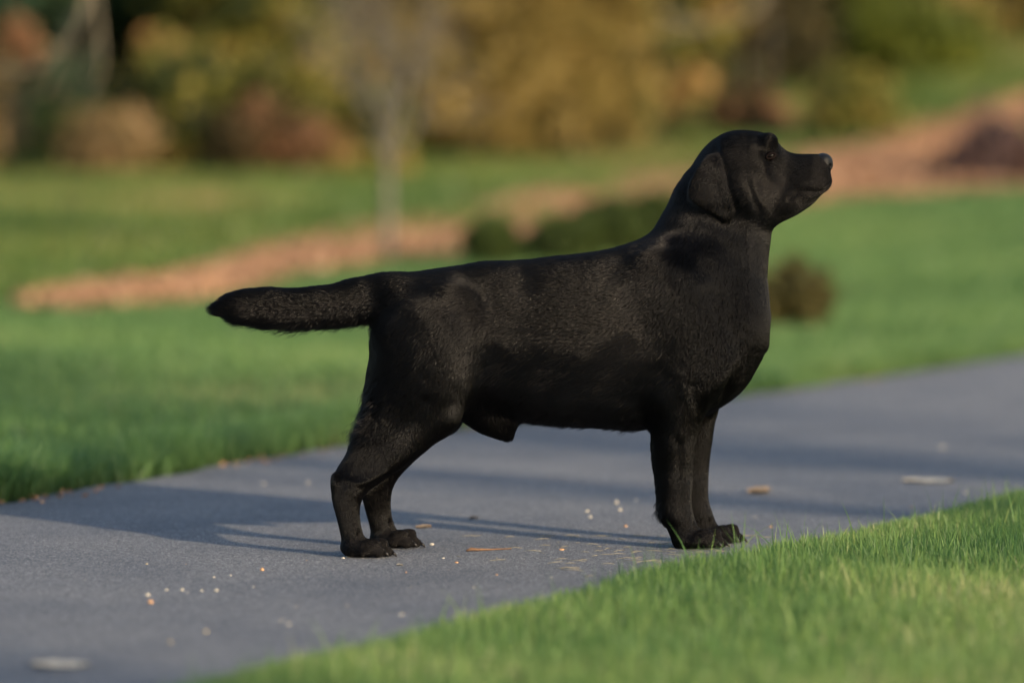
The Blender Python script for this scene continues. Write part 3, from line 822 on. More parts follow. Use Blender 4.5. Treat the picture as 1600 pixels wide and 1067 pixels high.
def loft_mesh(cent, ax1, ax2, r1, r2, expo=2.0, skew=0.0, sides=32):
    """rings c + ax1*r1*sin + ax2*r2*cos, closed by caps"""
    th = np.arange(sides) / sides * 2 * np.pi
    s, c = np.sin(th), np.cos(th)
    se_ = np.sign(s) * np.abs(s) ** (2 / expo); ce_ = np.sign(c) * np.abs(c) ** (2 / expo)
    V = []
    for i in range(len(cent)):
        w = 1 + skew * se_
        V.append(cent[i] + np.outer(se_ * r1[i], ax1[i]) + np.outer(ce_ * w * r2[i], ax2[i]))
    n = len(cent); V = np.concatenate(V + [cent[[0, -1]]])
    tr = []
    for i in range(n - 1):
        for j in range(sides):
            k = (j + 1) % sides
            a, b_, c_, d_ = i * sides + j, i * sides + k, (i + 1) * sides + k, (i + 1) * sides + j
            tr += [(a, b_, c_), (a, c_, d_)]
    for j in range(sides):
        k = (j + 1) % sides
        tr += [(n * sides, k, j), (n * sides + 1, (n - 1) * sides + j, (n - 1) * sides + k)]
    return V, np.array(tr)

def loft_V(st, n=40, **kw):        # rows: px, top, bottom, half width[, lateral offset px]
    s = bez(st, n)
    if s.shape[1] == 4: s = np.concatenate([s, np.zeros((n, 1))], 1)
    c = np.array([P(a[0], (a[1] + a[2]) / 2, float(Yc(a[0])) + a[4] / SC) for a in s])
    t = np.gradient(c, axis=0); t[:, 2] = 0; t /= np.linalg.norm(t, axis=1)[:, None]
    lat = np.cross(np.array((0, 0, 1.0)), t)
    up = np.tile((0, 0, 1.0), (n, 1))
    k = c[:, 1] / F
    return loft_mesh(c, up, lat, np.abs(s[:, 2] - s[:, 1]) / 2 * k, np.maximum(s[:, 3], 1) * k, **kw)

def loft_H(st, n=40, **kw):        # rows: py, left, right, lateral offset px, lateral radius
    s = bez(st, n)
    mid = (s[:, 1] + s[:, 2]) / 2
    c = np.array([P(m, a[0], float(Yc(m)) + a[3] / SC) for m, a in zip(mid, s)])
    k = c[:, 1] / F
    return loft_mesh(c, np.tile((1.0, 0.05, 0), (n, 1)), np.tile((-0.05, 1.0, 0), (n, 1)), np.abs(s[:, 2] - s[:, 1]) / 2 * k, np.maximum(s[:, 4], 1) * k, **kw)

def loft_P(st, n=30, **kw):        # rows: px, py, radius across, lateral radius, lateral offset
    s = bez(st, n)
    c = np.array([P(a[0], a[1], float(Yc(a[0])) + a[4] / SC) for a in s])
    t = np.gradient(c, axis=0); t /= np.linalg.norm(t, axis=1)[:, None]
    lat = np.tile((0, 1.0, 0), (n, 1)) - t * t[:, 1:2]; lat /= np.linalg.norm(lat, axis=1)[:, None]
    a1 = np.cross(t, lat)
    k = c[:, 1] / F
    return loft_mesh(c, a1, lat, np.maximum(s[:, 2], 1) * k, np.maximum(s[:, 3], 1) * k, **kw)

LO = np.array((P(300, 500, 7.3)[0], 7.08, -0.03)); HI = np.array((P(1325, 500, 7.3)[0], 7.72, 0.86))
DIM = np.ceil((HI - LO) / VOX).astype(int)
BAND = 14
def sdf_mesh(V, T):
    tf = vdb.createLinearTransform(voxelSize=VOX)
    g = vdb.FloatGrid.createLevelSetFromPolygons(V.astype(np.float32), triangles=T.astype(np.uint32), transform=tf, halfWidth=float(BAND))
    arr = np.full(tuple(int(d) for d in DIM), BAND * VOX, dtype=np.float32)
    ijk = tuple(int(v) for v in np.round(LO / VOX))
    g.copyToArray(arr, ijk=ijk)
    return arr
L0 = np.round(LO / VOX) * VOX      # world position of array cell 0

def smin(a, b, k):
    h = np.clip(0.5 + 0.5 * (b - a) / k, 0, 1)
    return (b * (1 - h) + a * h - k * h * (1 - h)).astype(np.float32)

def local(field, c, r, k, sub=False, rot=None, hollow=None):
    """smooth-add (or carve) an ellipsoid; c world, r radii (m)"""
    r = np.asarray(r, float); m = r.max() + k * 1.5 + 3 * VOX
    a = np.maximum(np.floor((c - m - L0) / VOX).astype(int), 0); b_ = np.minimum(np.ceil((c + m - L0) / VOX).astype(int) + 1, DIM)
    if (b_ <= a).any(): return
    gx, gy, gz = [L0[i] + np.arange(a[i], b_[i]) * VOX - c[i] for i in range(3)]
    X, Y_, Z = np.meshgrid(gx, gy, gz, indexing='ij')
    if rot is not None:            # rot: angle in the picture plane (x-z), then yaw
        an, yw = rot
        X, Y_ = X * math.cos(yw) + Y_ * math.sin(yw), -X * math.sin(yw) + Y_ * math.cos(yw)
        X, Z = X * math.cos(an) + Z * math.sin(an), -X * math.sin(an) + Z * math.cos(an)
    q = np.sqrt((X / r[0]) ** 2 + (Y_ / r[1]) ** 2 + (Z / r[2]) ** 2) + 1e-6
    g_ = np.sqrt((X / r[0] ** 2) ** 2 + (Y_ / r[1] ** 2) ** 2 + (Z / r[2] ** 2) ** 2) + 1e-6
    d = q * (q - 1) / g_
    sl = tuple(slice(a[i], b_[i]) for i in range(3))
    if sub: field[sl] = -smin(-field[sl], d, k)
    else: field[sl] = smin(field[sl], d, k)

def W(px, py, off=0.0): return P(px, py, float(Yc(px)) + off / SC)
def E_(field, px, py, off, rx, ry, rz, k=0.01, an=0.0, yw=0.0, sub=False):
    local(field, W(px, py, off), np.array((rx, ry, rz)) / SC, k, sub, (R(an), R(yw)))

# trunk of the body
torso = sdf_mesh(*loft_V([
 (596, 440, 530, 24), (606, 435, 570, 42), (625, 430, 600, 60), (655, 425, 632, 74), (700, 418, 648, 79), (750, 411, 650, 80), (800, 408, 656, 84), (850, 404, 662, 90),
 (900, 399, 664, 94), (950, 390, 668, 95), (1000, 376, 670, 92), (1050, 372, 668, 88), (1095, 385, 652, 82), (1135, 405, 628, 74), (1165, 425, 600, 62), (1186, 450, 565, 46), (1198, 490, 536, 20)], 60, expo=2.15, skew=0.05))
neck = sdf_mesh(*loft_P([(1050, 590, 55, 40, 0), (1062, 540, 92, 62, 0), (1076, 490, 110, 76, 0), (1091, 440, 107, 75, 0), (1108, 390, 94, 66, 0), (1122, 350, 86, 58, 0), (1134, 315, 81, 54, 0), (1146, 285, 62, 50, 0), (1148, 265, 40, 38, 0)], 36))
head = sdf_mesh(*loft_V([
 (1080, 268, 320, 30), (1090, 248, 335, 44), (1105, 228, 342, 54), (1125, 211, 346, 60), (1150, 203, 348, 61), (1178, 203, 350, 57), (1198, 208, 350, 51), (1213, 219, 347, 43),
 (1226, 233, 341, 35), (1240, 239, 335, 32), (1255, 240, 326, 31), (1270, 240, 316, 30), (1283, 241, 306, 27), (1292, 245, 297, 22), (1298, 254, 286, 13)], 44, expo=2.35))
D = smin(torso, neck, 0.030)
D = smin(D, head, 0.022)
# hind legs
def hind(near):
    if near:
        rows = [(462, 640, 700, -20, 28), (485, 606, 728, -28, 42), (520, 586, 742, -34, 48), (560, 578, 745, -37, 48), (600, 573, 740, -40, 46), (640, 569, 727, -44, 41),
                (662, 565, 713, -47, 36), (685, 556, 690, -50, 31), (708, 543, 662, -52, 28), (730, 527, 630, -54, 25), (750, 519, 600, -56, 23), (768, 517, 575, -57, 21), (785, 519, 565, -58, 19),
                (805, 524, 563, -59, 18.5), (825, 529, 566, -60, 19), (845, 533, 574, -61, 21), (862, 536, 582, -62, 22), (871, 540, 585, -62, 18)]
    else:
        rows = [(462, 640, 700, 20, 28), (485, 606, 728, 28, 42), (520, 588, 742, 34, 48), (560, 582, 744, 38, 48), (600, 580, 738, 42, 46), (640, 580, 726, 46, 40),
                (662, 580, 712, 50, 35), (682, 577, 690, 54, 30), (702, 572, 668, 57, 27), (722, 567, 646, 60, 25), (742, 563, 627, 62, 23), (760, 562, 616, 64, 21), (778, 565, 612, 66, 19),
                (798, 570, 612, 68, 18), (816, 575, 616, 69, 19), (834, 579, 624, 70, 21), (849, 582, 630, 71, 22), (857, 586, 632, 71, 18)]
    return sdf_mesh(*loft_H(rows, 60, expo=2.1))
HN, HF = hind(True), hind(False)
D = smin(D, HN, 0.026); D = smin(D, HF, 0.026)
FN = sdf_mesh(*loft_H([(545, 1010, 1120, -42, 34), (590, 1008, 1118, -47, 38), (630, 1012, 1108, -48, 36), (660, 1016, 1096, -47, 32), (690, 1019, 1088, -46, 28), (725, 1024, 1084, -45, 25),
    (755, 1028, 1082, -44, 23), (780, 1030, 1081, -44, 22.5), (800, 1032, 1083, -44, 23), (820, 1040, 1090, -44, 21.5), (838, 1047, 1100, -44, 22), (850, 1051, 1106, -44, 22), (857, 1056, 1106, -44, 17)], 50, expo=2.15))
FF = sdf_mesh(*loft_H([(545, 1020, 1130, 42, 34), (590, 1025, 1130, 47, 38), (630, 1040, 1124, 48, 34), (660, 1052, 1117, 47, 30), (690, 1055, 1113, 46, 27), (725, 1057, 1109, 45, 24),
    (755, 1056, 1107, 44, 22.5), (780, 1057, 1108, 44, 22), (798, 1060, 1113, 44, 22.5), (815, 1067, 1120, 44, 21.5), (832, 1074, 1128, 44, 22), (844, 1079, 1134, 44, 22), (850, 1084, 1134, 44, 17)], 50, expo=2.15))
D = smin(D, FN, 0.022); D = smin(D, FF, 0.022)
tail = sdf_mesh(*loft_P([(650, 463, 16, 22, 0), (622, 462, 28, 29, 0), (592, 465, 34, 29, 0), (560, 470, 33.5, 26, 0), (535, 475, 32, 25, 0), (500, 479, 29, 24, 0), (460, 481, 28, 23, 0), (425, 480, 27, 22, 0), (390, 478, 23, 19, 0),
    (362, 479, 17, 15, 0), (344, 483, 11, 10, 0), (335, 486, 5, 5, 0)], 34))
D = smin(D, tail, 0.030)
# sheath under the loin, groin fold
for a in ((745, 640, 0, 34, 24, 26, 20), (768, 662, 0, 30, 20, 18, 14), (787, 674, 0, 18, 15, 13, 10)):
    E_(D, *a[:6], k=a[6] / SC, an=-32)
E_(D, 772, 652, 0, 40, 22, 24, 0.02, an=-10)
# shoulder, upper arm, thigh muscle, breastbone
for s_ in (-1, 1):
    E_(D, 1040, 470, s_ * 66, 58, 26, 80, 0.03, an=18)
    E_(D, 1072, 425, s_ * 46, 58, 26, 46, 0.035, an=-20)
    E_(D, 702, 500, s_ * 58, 48, 22, 50, 0.035)
    E_(D, 1085, 560, s_ * 62, 55, 24, 60, 0.03, an=-20)
    E_(D, 1030, 610, s_ * 60, 26, 20, 34, 0.02)
    E_(D, 655, 560, s_ * 62, 62, 30, 85, 0.03, an=-12)
    # hock point and tendon groove, stifle
    hx = 0 if s_ < 0 else 46; hy = 0 if s_ < 0 else -12
    E_(D, 526 + hx, 752 + hy, s_ * 58, 9, 12, 16, 0.008)
    E_(D, 560 + hx * .8, 728 + hy, s_ * 58 + s_ * 27, 9, 8, 34, 0.010, an=-40, sub=True)
    E_(D, 690 + hx * .2, 655, s_ * 62, 22, 18, 26, 0.02, an=-30)
    # head: cheek, brow, lips, eye hollow, zygoma
    E_(D, 1160, 300, s_ * 42, 34, 22, 34, 0.012)
    E_(D, 1200, 223, s_ * 27, 17, 15, 16, 0.008, an=20)
    E_(D, 1188, 262, s_ * 42, 26, 10, 10, 0.009, an=8)
    E_(D, 1256, 292, s_ * 19, 38, 13, 21, 0.009, an=22)
    E_(D, 1283, 284, s_ * 12, 18, 14, 17, 0.008)
    E_(D, 1228, 312, s_ * 20, 26, 15, 22, 0.010, an=20)
    E_(D, 1204, 243, s_ * 50, 13, 11, 9, 0.006, an=-20, sub=True)
    E_(D, 1226, 262, s_ * 44, 22, 10, 16, 0.010, sub=True)
    E_(D, 1236, 250, s_ * 36, 28, 8, 7, 0.008, sub=True)
E_(D, 1178, 203, 0, 30, 5, 5, 0.010, an=-12, sub=True)           # furrow of the brow
E_(D, 1230, 330, 0, 50, 16, 12, 0.012, an=26)                    # lower jaw
# neck creases below the jaw and behind the shoulder
# paws: four toes each, arched, slightly splayed
def paw(px, py, off, s=1.0, yaw=0.0):
    """px, py: picture position of the sole below the paw's middle; toes point to +x"""
    E_(D, px - 14 * s, py - 15 * s, off, 24 * s, 23 * s, 13 * s, 0.007)
    for lat, fw, hgt in ((-21, -3, 0), (-7.5, 7, 1.5), (7.5, 7, 1.5), (21, -3, 0)):
        E_(D, px + (2 + fw) * s, py - 15 * s - hgt, off + lat * s, 18 * s, 8.2 * s, 11.5 * s, 0.0022, an=24, yw=-lat * .5)
        E_(D, px + (14 + fw) * s, py - 8.5 * s, off + lat * 1.08 * s, 12 * s, 8.3 * s, 8.5 * s, 0.0022, yw=-lat * .5)
    for lat in (-14.5, 0, 14.5):
        E_(D, px + (14 if lat == 0 else 9) * s, py - 20 * s, off + lat * s, 28 * s, 3.4, 18 * s, 0.0025, an=-32, sub=True)
PAWS = [(577, 872.5, -62, 1.22), (622, 858, 71, 1.2), (1098, 858, -44, 1.22), (1126, 850.5, 44, 1.2)]
for p_ in PAWS: paw(*p_)

# ears: a drooping flap lying along the cheek
def ear(s_):
    out = [(1108, 238), (1124, 238), (1131, 262), (1137, 290), (1145, 318), (1144, 338), (1137, 348), (1122, 343), (1100, 333), (1078, 323), (1065, 312), (1066, 298), (1074, 278), (1086, 256)]
    # spans across the flap from the root (top) to the tip
    rows = [(238, 1106, 1124, 45, 6), (248, 1096, 1128, 53, 7), (265, 1083, 1132, 57, 6), (285, 1072, 1136, 58.5, 5.5), (305, 1066, 1142, 60, 5), (320, 1074, 1146, 61, 4.5), (335, 1106, 1146, 61, 4), (346, 1128, 1141, 60, 3), (350, 1132, 1138, 64, 2)]
    return sdf_mesh(*loft_H([(a, b_ , c_, s_ * d_, e_) for a, b_, c_, d_, e_ in rows], 40, expo=2.2))
SHR = 0.0012
D = D + SHR                       # room for the coat
D = smin(D, ear(-1) + 0.0018, 0.008); D = smin(D, ear(1) + 0.0018, 0.008)
# soften voxel ripples
def blur(a):
    for ax in range(3):
        a = (np.roll(a, 1, ax) + 2 * a + np.roll(a, -1, ax)) / 4
    return a
D = blur(D)
# flat soles: nothing below the ground
zz = L0[2] + np.arange(DIM[2]) * VOX
D = np.maximum(D, (0.0025 - zz)[None, None, :]).astype(np.float32)

def polygonise(arr, org, vox):
    g = vdb.FloatGrid(float(BAND * VOX)); g.copyFromArray(np.ascontiguousarray(arr))
    g.transform = vdb.createLinearTransform(voxelSize=vox)
    pts, quads = g.convertToQuads()
    p, q = np.asarray(pts, dtype=float) + org, np.asarray(quads)
    vol = np.einsum('ij,ij->i', p[q[:, 0]] - p.mean(0), np.cross(p[q[:, 2]] - p[q[:, 0]], p[q[:, 3]] - p[q[:, 1]])).sum()
    return p, (q if vol > 0 else q[:, ::-1])
pts, quads = polygonise(D, L0, VOX)
nv = len(pts)
ed = np.concatenate([quads[:, [0, 1]], quads[:, [1, 2]], quads[:, [2, 3]], quads[:, [3, 0]]]).astype(np.int64)
def relax(p, it, lam=0.5):
    for _ in range(it):
        s_ = np.zeros_like(p); c_ = np.zeros(len(p))
        for a, b_ in ((0, 1), (1, 0)):
            for k in range(3): s_[:, k] += np.bincount(ed[:, a], weights=p[ed[:, b_], k], minlength=len(p))
            c_ += np.bincount(ed[:, a], minlength=len(p))
        p = p + lam * (s_ / c_[:, None] - p)
    return p
def normals(p, q):
    n = np.cross(p[q[:, 2]] - p[q[:, 0]], p[q[:, 3]] - p[q[:, 1]])
    out = np.zeros_like(p)
    for c_ in range(4):
        for k in range(3): out[:, k] += np.bincount(q[:, c_], weights=n[:, k], minlength=len(p))
    return out / (np.linalg.norm(out, axis=1)[:, None] + 1e-12)
pts = relax(pts, 2)
nrm = normals(pts, quads)

# modelling strokes on both flanks: amplitude in px along the normal near a polyline of the side view
STROKES = [
 (3.2, 11, [(1008, 372), (1016, 398), (1028, 420), (1050, 440), (1080, 448), (1105, 436)]),     # ruff of the neck
 (-1.0, 12, [(1030, 385), (1045, 412), (1070, 425), (1100, 415), (1130, 385)]),
 (2.5, 14, [(880, 640), (920, 632), (960, 640), (1000, 655)]),
 (-3.0, 14, [(860, 615), (920, 606), (990, 622)]),
 (-3.5, 24, [(745, 470), (738, 520), (735, 580), (728, 625)]),                                 # flank in front of the thigh
 (2.5, 12, [(610, 640), (640, 600), (650, 540)]),
 (-2.5, 12, [(600, 690), (630, 670), (665, 625)]),
 (2.0, 10, [(1190, 560), (1165, 590), (1135, 622), (1110, 640)]),                              # loose skin of the brisket
 (-2.2, 9, [(1178, 545), (1150, 580), (1122, 610), (1098, 640)]),
 (0.4, 9, [(1172, 470), (1168, 495), (1180, 515)]),
 (-3.0, 12, [(1085, 600), (1095, 640), (1088, 680), (1084, 740)]),
 (-1.8, 7, [(1062, 690), (1062, 750), (1066, 800)]),
 (1.6, 8, [(1048, 690), (1050, 750), (1056, 810)]),
 (-1.1, 7, [(1172, 285), (1178, 305), (1186, 322)]),                                           # fold of the cheek
 (0.9, 7, [(1180, 285), (1186, 308), (1196, 325)]),
 (-2.6, 3.2, [(1298, 290), (1288, 299), (1274, 301), (1260, 298), (1248, 301), (1234, 311)]), (1.4, 5, [(1290, 288), (1270, 290), (1250, 290)]),
 (-1.7, 5, [(1127, 246), (1134, 268), (1141, 295), (1150, 325)]),                # mouth line
 (1.2, 6, [(1160, 210), (1185, 214), (1200, 226), (1212, 240)]),                               # brow ridge
 (-1.5, 6, [(1185, 232), (1196, 234), (1206, 240)]),
 (1.8, 5, [(540, 745), (562, 752), (578, 748), (600, 735)]),
 (-1.3, 6, [(562, 762), (580, 758), (605, 742)]),
 (-1.6, 5, [(545, 770), (548, 810), (556, 845)]),
]
def stroke(p, n):
    px, py = proj(p); out = np.zeros(len(p))
    latw = smoothstep(0.15, 0.55, np.abs(n[:, 1]))
    for amp, wd, poly in STROKES:
        pl = np.array(poly, float); best = np.full(len(p), 1e9)
        sel = (px > pl[:, 0].min() - 3 * wd) & (px < pl[:, 0].max() + 3 * wd) & (py > pl[:, 1].min() - 3 * wd) & (py < pl[:, 1].max() + 3 * wd)
        q = np.stack([px[sel], py[sel]], 1); bb = np.full(len(q), 1e9)
        for a, b_ in zip(pl[:-1], pl[1:]):
            ab = b_ - a; t = np.clip(((q - a) @ ab) / (ab @ ab), 0, 1)
            bb = np.minimum(bb, np.linalg.norm(q - a - t[:, None] * ab, axis=1))
        best[sel] = bb
        if pl[:, 0].min() < 1120 and pl[:, 1].max() < 670: amp, q_ = amp * .32, 0
        if 940 < pl[:, 0].min() < 1035 and pl[:, 1].max() < 640: amp *= .5
        out += amp * np.exp(-(best / wd) ** 2)
    return out * latw / SC
amt = stroke(pts, nrm)
pts = pts + nrm * amt[:, None]
pts = relax(pts, 1, .4); nrm = normals(pts, quads)

m_skin, nt, b = node_mat("dog_undercoat")
n1 = noise_tex(nt, 90, 4)
nt.links.new(ramp(nt, n1, [(0.3, (0.0045, 0.0042, 0.0045)), (0.7, (0.010, 0.009, 0.009))]), b.inputs["Base Color"])
b.inputs["Roughness"].default_value = 0.85
b.inputs["Specular IOR Level"].default_value = 0.06
dog = mesh_np("dog", pts, quads, m_skin)
tag(dog, "black short coated dog standing side on with raised head on the grey path", "dog")

# eyes
m_eye, nt, b = node_mat("dog_eye"); b.inputs["Base Color"].default_value = (0.004, 0.0025, 0.002, 1); b.inputs["Roughness"].default_value = 0.08; b.inputs["Specular IOR Level"].default_value = 0.12
m_lid, nt, b = node_mat("dog_eyelid"); b.inputs["Base Color"].default_value = (0.008, 0.005, 0.0045, 1); b.inputs["Roughness"].default_value = 0.8; b.inputs["Specular IOR Level"].default_value = 0.08
def uv_ball(c, r, nu=20, nvv=12, sq=(1, 1, 1), phi0=0.0, phi1=math.pi, axis=1):
    u = np.arange(nu) / nu * 2 * np.pi; v_ = np.linspace(phi0, phi1, nvv)
    V = np.array([(math.sin(b_) * math.cos(a) * r * sq[0], -math.cos(b_) * r * sq[1], math.sin(b_) * math.sin(a) * r * sq[2]) for b_ in v_ for a in u]) + c
    q = [(i * nu + j, i * nu + (j + 1) % nu, (i + 1) * nu + (j + 1) % nu, (i + 1) * nu + j) for i in range(nvv - 1) for j in range(nu)]
    return V, np.array(q)
def ring(c, rx, rz, tr, tilt, yb):
    th = np.linspace(0, 2 * np.pi, 29)
    q = np.stack([np.cos(th) * rx, -yb * (1 - 0.5 * np.abs(np.cos(th))), np.sin(th) * rz], 1)
    q = np.stack([q[:, 0] * math.cos(tilt) - q[:, 2] * math.sin(tilt), q[:, 1], q[:, 0] * math.sin(tilt) + q[:, 2] * math.cos(tilt)], 1)
    return q + c, np.full(29, tr)
for s_ in (-1, 1):
    c = W(1204, 244, s_ * 38.5)
    V, q = uv_ball(c, 7.4 / SC)
    ey = mesh_np("eye", V, q if True else q, m_eye); ey.parent = dog
    tb_ = Tubes(); rp, rr = ring(c + np.array((0, s_ * 3.6 / SC, 0)), 7.2 / SC, 3.7 / SC, 1.9 / SC, R(22), -s_ * 3.2 / SC)
    tb_.add(rp, rr, 6); el = tb_.build("eyelid", m_lid); el.parent = ey

# nose leather: a small volume of its own
NV = 0.0009
nb0 = W(1272, 278, -26); nb1 = W(1308, 232, 26)
n0 = np.minimum(nb0, nb1) - 0.004; n0 = np.round(n0 / NV) * NV
nd = np.ceil((np.maximum(nb0, nb1) + 0.004 - n0) / NV).astype(int)
_L0, _DIM, _VOX = L0, DIM, VOX
L0, DIM, VOX = n0, nd, NV
NS = np.full(tuple(int(v) for v in nd), 0.02, dtype=np.float32)
E_(NS, 1287, 250, 0, 13.5, 17, 10.5, 0.004, an=-12)
E_(NS, 1293, 257, 0, 9, 11, 11.5, 0.003)
E_(NS, 1292, 264, 0, 5.5, 4, 9, 0.003)
for s_ in (-1, 1):
    E_(NS, 1286, 257, s_ * 10, 11, 8.5, 10, 0.003, an=10)
    E_(NS, 1297, 259.5, s_ * 10.5, 4.6, 4.4, 3.8, 0.0015, sub=True)
    E_(NS, 1287, 262.5, s_ * 18.5, 8, 3.6, 2.0, 0.001, an=-18, sub=True)
E_(NS, 1301.5, 260, 0, 3, 1.0, 12, 0.0012, sub=True)
pn, qn = polygonise(NS, n0, NV)
L0, DIM, VOX = _L0, _DIM, _VOX
m_nose, nt, b = node_mat("dog_nose"); b.inputs["Base Color"].default_value = (0.006, 0.006, 0.007, 1); b.inputs["Roughness"].default_value = 0.55; b.inputs["Specular IOR Level"].default_value = 0.25
nn = noise_tex(nt, 900, 2); bp = nt.nodes.new("ShaderNodeBump"); bp.inputs["Strength"].default_value = .6; bp.inputs["Distance"].default_value = .0006
nt.links.new(nn, bp.inputs["Height"]); nt.links.new(bp.outputs[0], b.inputs["Normal"])
no = mesh_np("nose", pn, qn, m_nose); no.parent = dog

# claws
m_claw, nt, b = node_mat("dog_claw"); b.inputs["Base Color"].default_value = (0.012, 0.010, 0.009, 1); b.inputs["Roughness"].default_value = 0.5
for (px, py, off, s_) in PAWS:
    for lat, fw in ((-21, -3), (-7.5, 7), (7.5, 7), (21, -3)):
        tb_ = Tubes()
        p0 = W(px + (23 + fw) * s_, py - 9, off + lat * 1.08 * s_); p1 = W(px + (26 + fw) * s_, py - 7, off + lat * 1.12 * s_); p2 = W(px + (28 + fw) * s_, py - 3, off + lat * 1.14 * s_)
        p2[2] = max(p2[2], 0.001)
        tb_.add([p0, p1, p2], np.array((3.0, 2.2, 0.6)) / SC, 8)
        cl_ = tb_.build("claw", m_claw); cl_.parent = dog

# ---- coat: one hair per root, combed along the body
FLOW = np.array([  # px, py, direction x, direction up, length mm, lift
 (1285, 275, -1, -.2, 3.0, .25), (1260, 300, -1, -.2, 4, .25), (1255, 250, -1, 0.05, 3.5, .15), (1225, 240, -1, .4, 4.5, .15), (1195, 212, -1, .25, 7, .15), (1150, 206, -1, -.05, 8, .15), (1110, 225, -.8, -.7, 9, .15),
 (1230, 325, -1, -.4, 5, .2), (1205, 280, -1, -.25, 6, .15), (1170, 290, -.85, -.55, 9, .15), (1160, 330, -.7, -.7, 12, .2), (1115, 260, -.3, -1, 7, .12), (1110, 300, -.1, -1, 7, .12), (1130, 335, .1, -1, 8, .15),
 (1070, 280, -.6, -.8, 13, .15), (1045, 330, -.6, -.8, 16, .15), (1080, 370, -.5, -.85, 18, .22), (1150, 380, -.3, -.95, 17, .26), (1200, 380, -.1, -1, 15, .32), (1180, 430, -.25, -1, 17, .32), (1060, 425, -.35, -.95, 22, .22), (1100, 425, -.1, -1, 22, .22),
 (1020, 390, -.75, -.65, 18, .2), (970, 400, -1, -.35, 18, .18), (985, 460, -.75, -.7, 17, .14), (1040, 500, -.5, -.85, 16, .32), (1015, 400, -.8, -.6, 18, .26), (1035, 440, -.6, -.8, 18, .12), (1100, 395, -.3, -1, 20, .36), (965, 440, -.95, -.3, 17, .05), (985, 500, -.9, -.45, 16, .22), (980, 530, -.85, -.5, 16, .03), (950, 470, -.95, -.3, 16, .10), (1110, 520, -.3, -1, 16, .30), (1160, 480, -.3, -1, 16, .34), (1150, 560, -.3, -1, 16, .34), (1060, 560, -.4, -.9, 16, .24), (1110, 460, -.2, -1, 16, .28), (1190, 530, -.2, -1, 18, .32), (1150, 600, -.5, -.85, 20, .3), (1100, 600, -.3, -1, 16, .26),
 (1030, 590, -.7, -.7, 18, .04), (930, 500, -.95, -.35, 18, .22), (860, 480, -1, -.25, 18, .27), (900, 408, -1, -.1, 18, .25), (780, 420, -1, -.05, 18, .25), (840, 440, -1, -.1, 18, .12), (780, 480, -1, -.2, 18, .27), (900, 530, -1, -.3, 18, .24), (800, 520, -1, -.3, 18, .20), (850, 590, -1, -.35, 18, .03), (780, 580, -1, -.35, 18, .04), (950, 600, -.95, -.35, 18, .03), (900, 620, -.95, -.35, 18, .10),
 (900, 664, -.8, -.75, 20, .7), (980, 670, -.75, -.75, 18, .65), (840, 662, -.8, -.7, 20, .7), (780, 670, .3, -1, 12, .25), (750, 640, -.2, -1, 14, .2), (740, 560, -.7, -.7, 17, .15), (690, 440, -1, -.15, 18, .18), (640, 430, -1, -.2, 18, .2),
 (660, 500, -.75, -.65, 18, .16), (620, 480, -.6, -.8, 18, .2), (690, 580, -.55, -.85, 17, .15), (620, 580, -.5, -.85, 18, .2), (590, 560, -.45, -.9, 20, .3), (572, 620, -.5, -.8, 26, .6), (566, 660, -.7, -.7, 30, .8), (640, 660, -.4, -.9, 14, .15), (690, 670, -.4, -.9, 14, .15),
 (580, 710, -.4, -.9, 10, .15), (530, 750, 0, -1, 9, .12), (560, 760, .1, -1, 8, .12), (540, 810, .05, -1, 7, .12), (600, 780, .0, -1, 7, .12), (590, 820, .1, -1, 7, .12), (570, 850, .7, -.7, 4, .1), (600, 860, .9, -.4, 3, .1), (640, 845, .9, -.4, 3, .1),
 (1040, 650, -.4, -.9, 15, .2), (1080, 650, -.1, -1, 12, .15), (1016, 710, -.55, -.8, 22, .5), (1020, 750, -.55, -.8, 20, .5), (1026, 795, -.6, -.75, 20, .6), (1060, 720, -.05, -1, 9, .12), (1070, 790, .05, -1, 7, .12), (1105, 720, 0, -1, 8, .12), (1100, 790, .1, -1, 7, .12), (1050, 830, -.1, -1, 8, .2), (1085, 840, .6, -.8, 4, .1), (1120, 850, .9, -.4, 3, .1), (1145, 840, .9, -.4, 3, .1),
 (600, 455, -1, -.1, 20, .18), (540, 455, -1, -.05, 24, .2), (540, 500, -.8, -.55, 30, .6), (470, 460, -1, .0, 26, .22), (470, 508, -.8, -.55, 36, .6), (400, 455, -1, .1, 28, .25), (400, 504, -.85, -.5, 38, .55), (350, 480, -1, -.05, 26, .2), (586, 497, -.6, -.7, 26, .6),
], float)
FLOW[:, 2:4] /= np.linalg.norm(FLOW[:, 2:4], axis=1)[:, None]
def flow(px, py):
    out = np.zeros((len(px), 4))
    for s0 in range(0, len(px), 20000):
        a = slice(s0, s0 + 20000)
        d2 = (px[a, None] - FLOW[None, :, 0]) ** 2 + (py[a, None] - FLOW[None, :, 1]) ** 2
        w = 1 / (d2 + 60) ** 1.6
        out[a] = (w @ FLOW[:, 2:6]) / w.sum(1)[:, None]
    return out
HAIRS = 420000
rg = np.random.RandomState(21)
q0, q1, q2, q3 = (pts[quads[:, k]] for k in range(4))
area = np.linalg.norm(np.cross(q2 - q0, q3 - q1), axis=1)
fc = (q0 + q1 + q2 + q3) / 4
fpx, fpy = proj(fc)
fn = normals(pts, quads)[quads].mean(1)
wgt = area * np.where(fn[:, 1] < 0.25, 1.0, 0.35) * np.where(fpx > 1170, 2.2, 1.0) * np.where((fpy > 700), 1.5, 1.0)
qi = rg.choice(len(quads), HAIRS, p=wgt / wgt.sum())
u, v_ = rg.rand(HAIRS, 1), rg.rand(HAIRS, 1)
root_ = (1 - u) * ((1 - v_) * q0[qi] + v_ * q3[qi]) + u * ((1 - v_) * q1[qi] + v_ * q2[qi])
